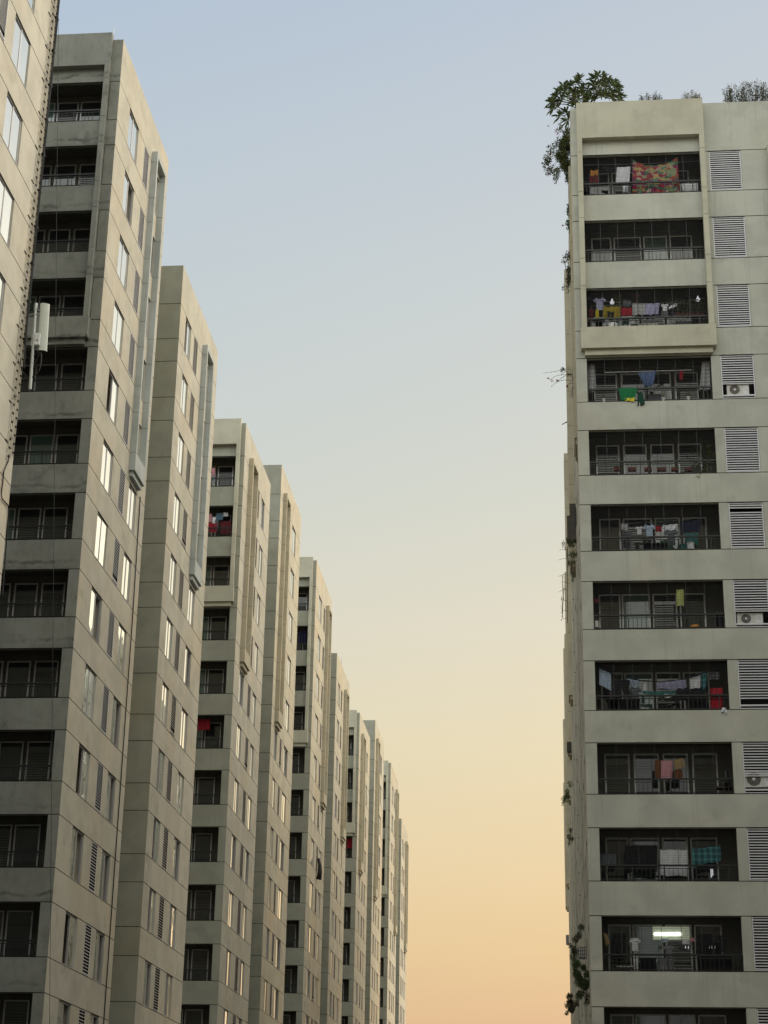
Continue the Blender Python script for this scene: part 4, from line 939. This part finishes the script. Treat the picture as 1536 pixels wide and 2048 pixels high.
tips = [(1103,205,-.2),(1108,216,.2),(1114,192,0),(1121,183,.3),(1128,174,-.3),(1140,172,.3),(1152,166,-.2),(1160,158,.1),(1164,178,.3),(1150,184,.4),(1136,192,-.4),(1172,190,-.2),
        (1186,158,0),(1196,152,.2),(1206,156,-.2),(1216,162,.2),(1226,168,0),(1234,180,.3),(1238,190,-.2),(1200,168,.4),(1212,176,-.3),(1190,178,.2),(1222,184,.4),(1202,186,-.4),(1180,196,.3),
        (1124,202,.3),(1132,226,-.1),(1120,232,.1),(1137,240,.2),(1144,214,-.2),(1236,199,.1),(1150,200,.2),(1156,196,-.3),(1168,200,.3),(1176,180,-.3),(1214,190,-.3),(1226,194,.3),(1130,184,.2),(1116,208,.4),(1110,200,.1),(1144,186,0),(1208,166,.3),(1160,186,0),(1190,200,.2),(1186,168,-.4),(1230,174,-.3)]
hubs = [at(1150, 205, 64.0)-B0, at(1196, 190, 64.1)-B0, at(1140, 225, 63.9)-B0]
tk.tube([Vector((0.2, 0.3, -1.2)), Vector((0.05, 0.1, -0.4)), hubs[0]*0.5], 0.075, STM, 8, 0.05); tk.tube([Vector((0.2, 0.3, -1.2)), hubs[1]*0.45+Vector((0, .1, -.1)), hubs[1]], 0.07, STM, 8, 0.04)
tk.tube([hubs[0]*0.5, hubs[0]], 0.05, STM, 7, 0.04); tk.tube([Vector((0.05, 0.1, -0.4)), hubs[2]], 0.045, STM, 7, 0.03)
for u, v, dy in tips:
    t_ = at(u, v, 64.0+dy)-B0; h_ = min(hubs, key=lambda k: (k-t_).length); md = h_.lerp(t_, 0.5)+Vector((0, 0, -0.05))
    tk.tube([h_, md, t_], 0.026, STM, 5, 0.014)
    rosette(lf, t_, (t_-md)+Vector((0, -0.1, 0.12)), 20, 0.36 if v < 215 else 0.40, [LG, LM, LM])
sub(tk, 'branches', r_); sub(lf, 'foliage', r_)
def vine(label, blobs, n, ln, mats, Y=None, X=None, stems=6, flowers=None, cat='plant', name='bougainvillea', fl=None, droop=0.3):
    """blobs: (u, v, radius_px, weight)"""
    P = [(at(u, v, Y) if X is None else atX(u, v, X), r, w_) for u, v, r, w_ in blobs]
    o = P[0][0].copy(); r_ = empty(name, o, label, cat)
    st, lf = MB(), MB(); tot = sum(w_ for _, _, w_ in P)
    ys = [p.y for p, _, _ in P]
    for p, r, w_ in P:
        R0 = r*p.y*1.06/F_PX*rl.uniform(0.8, 1.35); c = p-o+rv()*R0*0.35
        for _ in range(max(2, int(n*w_/tot))):
            d = rv(); k = rl.random()**0.4; g_ = c+Vector((d.x*R0, d.y*max(R0, 0.35), d.z*R0))*k
            leaf(lf, g_, rv()+Vector((0, 0, -droop)), ln*rl.uniform(.6, 1.3), ln*rl.uniform(.4, .7), rl.choice(mats))
        for _ in range(2):
            d = rv(); e = c+Vector((d.x*R0, d.y*R0, d.z*R0)); st.tube([P[-1][0]-o if len(P) > 1 else Vector((.3, 0, 0)), (c+(P[-1][0]-o))*0.5+Vector((0, 0, 0.1)), e], 0.008, STM, 4)
    for u, v, r, k in (flowers or []):
        c = (at(u, v, Y) if X is None else atX(u, v, X))-o; R0 = r*o.y*1.06/F_PX
        for _ in range(k): leaf(lf, c+rv()*R0*rl.random(), rv(), 0.05, 0.045, fl or FM)
    sub(st, 'stems', r_); sub(lf, 'foliage', r_); return r_
vine('big bougainvillea spilling over the street side below the frangipani', [(1136,262,9,5),(1134,278,12,10),(1130,295,16,17),(1128,312,18,22),(1130,328,17,18),(1136,344,10,8),(1140,356,6,5),(1104,300,11,3),(1097,318,10,4),(1099,336,9,3.5),(1112,346,10,3.5),(1116,288,10,4),(1110,360,5,.8),(1088,330,5,.5),(1120,258,9,1.2),(1142,300,6,6)], 5200, 0.085, [LG, LG, LM, LG, LY], Y=64.8,
     flowers=[(1121,256,7,26),(1112,262,5,14),(1098,347,4,12),(1096,252,3,6),(1116,270,6,10)], fl=FP)
vine('small bougainvillea below the big one, beside the second balcony', [(1141,412,5,3),(1138,424,6,4),(1139,440,5,5),(1138,452,4,3),(1134,446,3,1.5),(1141,462,3,3)], 620, 0.08, [LG, LG, LM], Y=65.0, flowers=[(1125.5,451,2.5,16)], fl=FP)
vine('wispy bougainvillea beside the red cloth on the street side', [(1136,512,7,3),(1128,520,7,1.5),(1138,540,6,4),(1139,556,7,6),(1136,565,4,2),(1126,576,2,.5),(1136,578,3,.7)], 640, 0.075, [LG, LP, LG], Y=65.4, flowers=[(1124,524,4,8),(1134,516,4,6)], fl=FP)
r_ = vine('long arching bougainvillea stems reaching out over the sky, magenta tips', [(1127,740,4,3),(1140,746,4,2),(1148,772,3,2),(1144,790,3,1.5),(1147,760,3,2)], 170, 0.06, [LG, LP], Y=64.6, flowers=[(1115,761,3,30),(1096,757,4,12),(1134,772,2.5,22),(1104,762,3,8)])
mb = MB(); o = r_.location; mb.tube([at(1150, v, 64.6)-o for v in (738, 750, 762, 774)], 0.014, STM, 5)
for P in ([(1149,742),(1130,738),(1110,743),(1088,746)], [(1149,750),(1128,749),(1112,752),(1100,760)], [(1149,748),(1132,751),(1118,760),(1103,773)], [(1150,768),(1140,766),(1134,772)], [(1149,762),(1130,760),(1118,762)]):
    pts = curve_([at(u, v, 64.6)-o for u, v in P], 9); mb.tube(pts, 0.009, LG, 4, 0.005)
    for p in pts[2:]:
        for _ in range(2): leaf(mb, p, rv(), 0.04, 0.03, LG)
sub(mb, 'stems', r_)
vine('trailing plant on the street side under the brown cages', [(1134,1080,4,2),(1128,1086,4,1),(1143,1090,7,6),(1145,1108,6,5),(1144,1125,5,3),(1145,1148,4,1.5),(1146,1160,3,1),(1137,1128,3,.7)], 620, 0.07, [LM, LG, LG], Y=70.0)
r_ = vine('thin dry stems curling out of the right row', [(1127,1152,2,1),(1128,1175,2,1),(1126,1195,2,1),(1124,1215,2,1),(1125,1235,2,1)], 50, 0.06, [LP, LY], Y=80.0, name='dry_plant')
mb = MB(); o = r_.location; mb.tube([at(1135, v, 80)-o for v in (1095, 1130, 1170, 1210, 1246)], 0.016, LP, 5)
for v in (1100, 1118, 1150, 1165, 1180, 1202, 1222, 1238): P = curve_([at(1135.0, v, 80)-o, at(1128, v-1, 80)-o, at(1120+rl.uniform(-4, 3), v+rl.uniform(-3, 6), 80)-o], 6); mb.tube(P, 0.012, LP, 4, 0.006)
sub(mb, 'stems', r_)
vine('green tuft growing on the edge of the right row', [(1133,1592,5,4),(1130,1600,6,4),(1139,1568,4,2),(1134,1582,4,2),(1127,1606,3,.6)], 420, 0.09, [LG, LM], Y=100.0)
vine('small wall plant beside a joint of the right row', [(1141,1660,4,2),(1140,1672,4,2),(1144,1678,3,2),(1139,1688,3,1)], 200, 0.08, [LG, LP], Y=85.0)
vine('dark bushy plant on the street side beside the grey box', [(1162,1855,6,4),(1158,1868,5,3),(1152,1880,6,3),(1146,1897,5,2),(1142,1890,4,1),(1152,1905,6,4),(1147,1915,6,3)], 1600, 0.055, [LG, LG, LP], Y=71.0)
vine('thick leafy vine hanging on the near right block near the bottom', [(1153,1930,7,6),(1156,1950,8,8),(1163,1960,8,8),(1172,1948,7,4),(1170,1972,8,7),(1160,1985,7,4),(1150,1940,4,2),(1178,1990,4,2),(1176,1965,6,5),(1166,1935,6,4),(1158,1995,6,3),(1174,2002,5,2)], 4200, 0.06, [LG, LG, LG, LM], Y=66.0)
vine('scraggly plant leaning out at the bottom of the right row', [(1141,1990,4,3),(1140,2005,5,4),(1142,2020,5,4),(1134,2010,6,1.5),(1132,2026,4,.8),(1152,2008,5,2),(1137,1996,5,1),(1146,2012,6,4)], 1000, 0.09, [LG, LP], Y=80.0)
# shrubs on the roof
def roofshrub(label, blobs, n, mats, ln=0.07):
    P = [at(u, v, 64.6) for u, v, _ in blobs]; o = at(blobs[0][0], 207, 64.6)-Vector((0, 0, 0.35)); r_ = empty('roof_shrub', o, label, 'shrub', 'shrubs on the roof of the near right block')
    st, lf = MB(), MB()
    for (u, v, r), p in zip(blobs, P):
        R0 = r*0.0187; c = p-o
        for _ in range(12):
            d = rv(); e = c+Vector((d.x*R0, d.y*R0, abs(d.z)*R0)); st.tube([Vector((c.x*0.8, 0, 0)), (Vector((c.x, 0, 0))+e)*0.5, e], 0.009, LP, 4, 0.004)
            for _ in range(int(n*2.2/len(blobs)/12)): leaf(lf, Vector((c.x, 0, 0)).lerp(e, rl.uniform(0.3, 1))+rv()*0.09, rv(), ln, ln*0.5, rl.choice(mats))
    sub(st, 'stems', r_); sub(lf, 'foliage', r_)
roofshrub('low thin shrub on the roof right of the frangipani', [(1290,197,12),(1303,192,13),(1318,196,9)], 260, [LP, LG, LM])
roofshrub('pale yellowish shrub near the step of the roofline', [(1374,193,9),(1386,188,10),(1395,193,7)], 300, [LY, LY, LM])
roofshrub('dark twiggy shrub on the lower roof, left of the two at the edge', [(1455,186,13),(1466,180,16),(1480,184,13)], 420, [LP, LM, LG])
roofshrub('tall dark twiggy shrub on the lower roof at the right edge of the photo', [(1492,178,19),(1508,177,18),(1524,182,16),(1534,174,14)], 700, [LP, LM, LG])
roofshrub('tiny dark plant at the foot of the frangipani on the roof edge', [(1236,203,6),(1246,203,5)], 90, [LP, LG], 0.06)
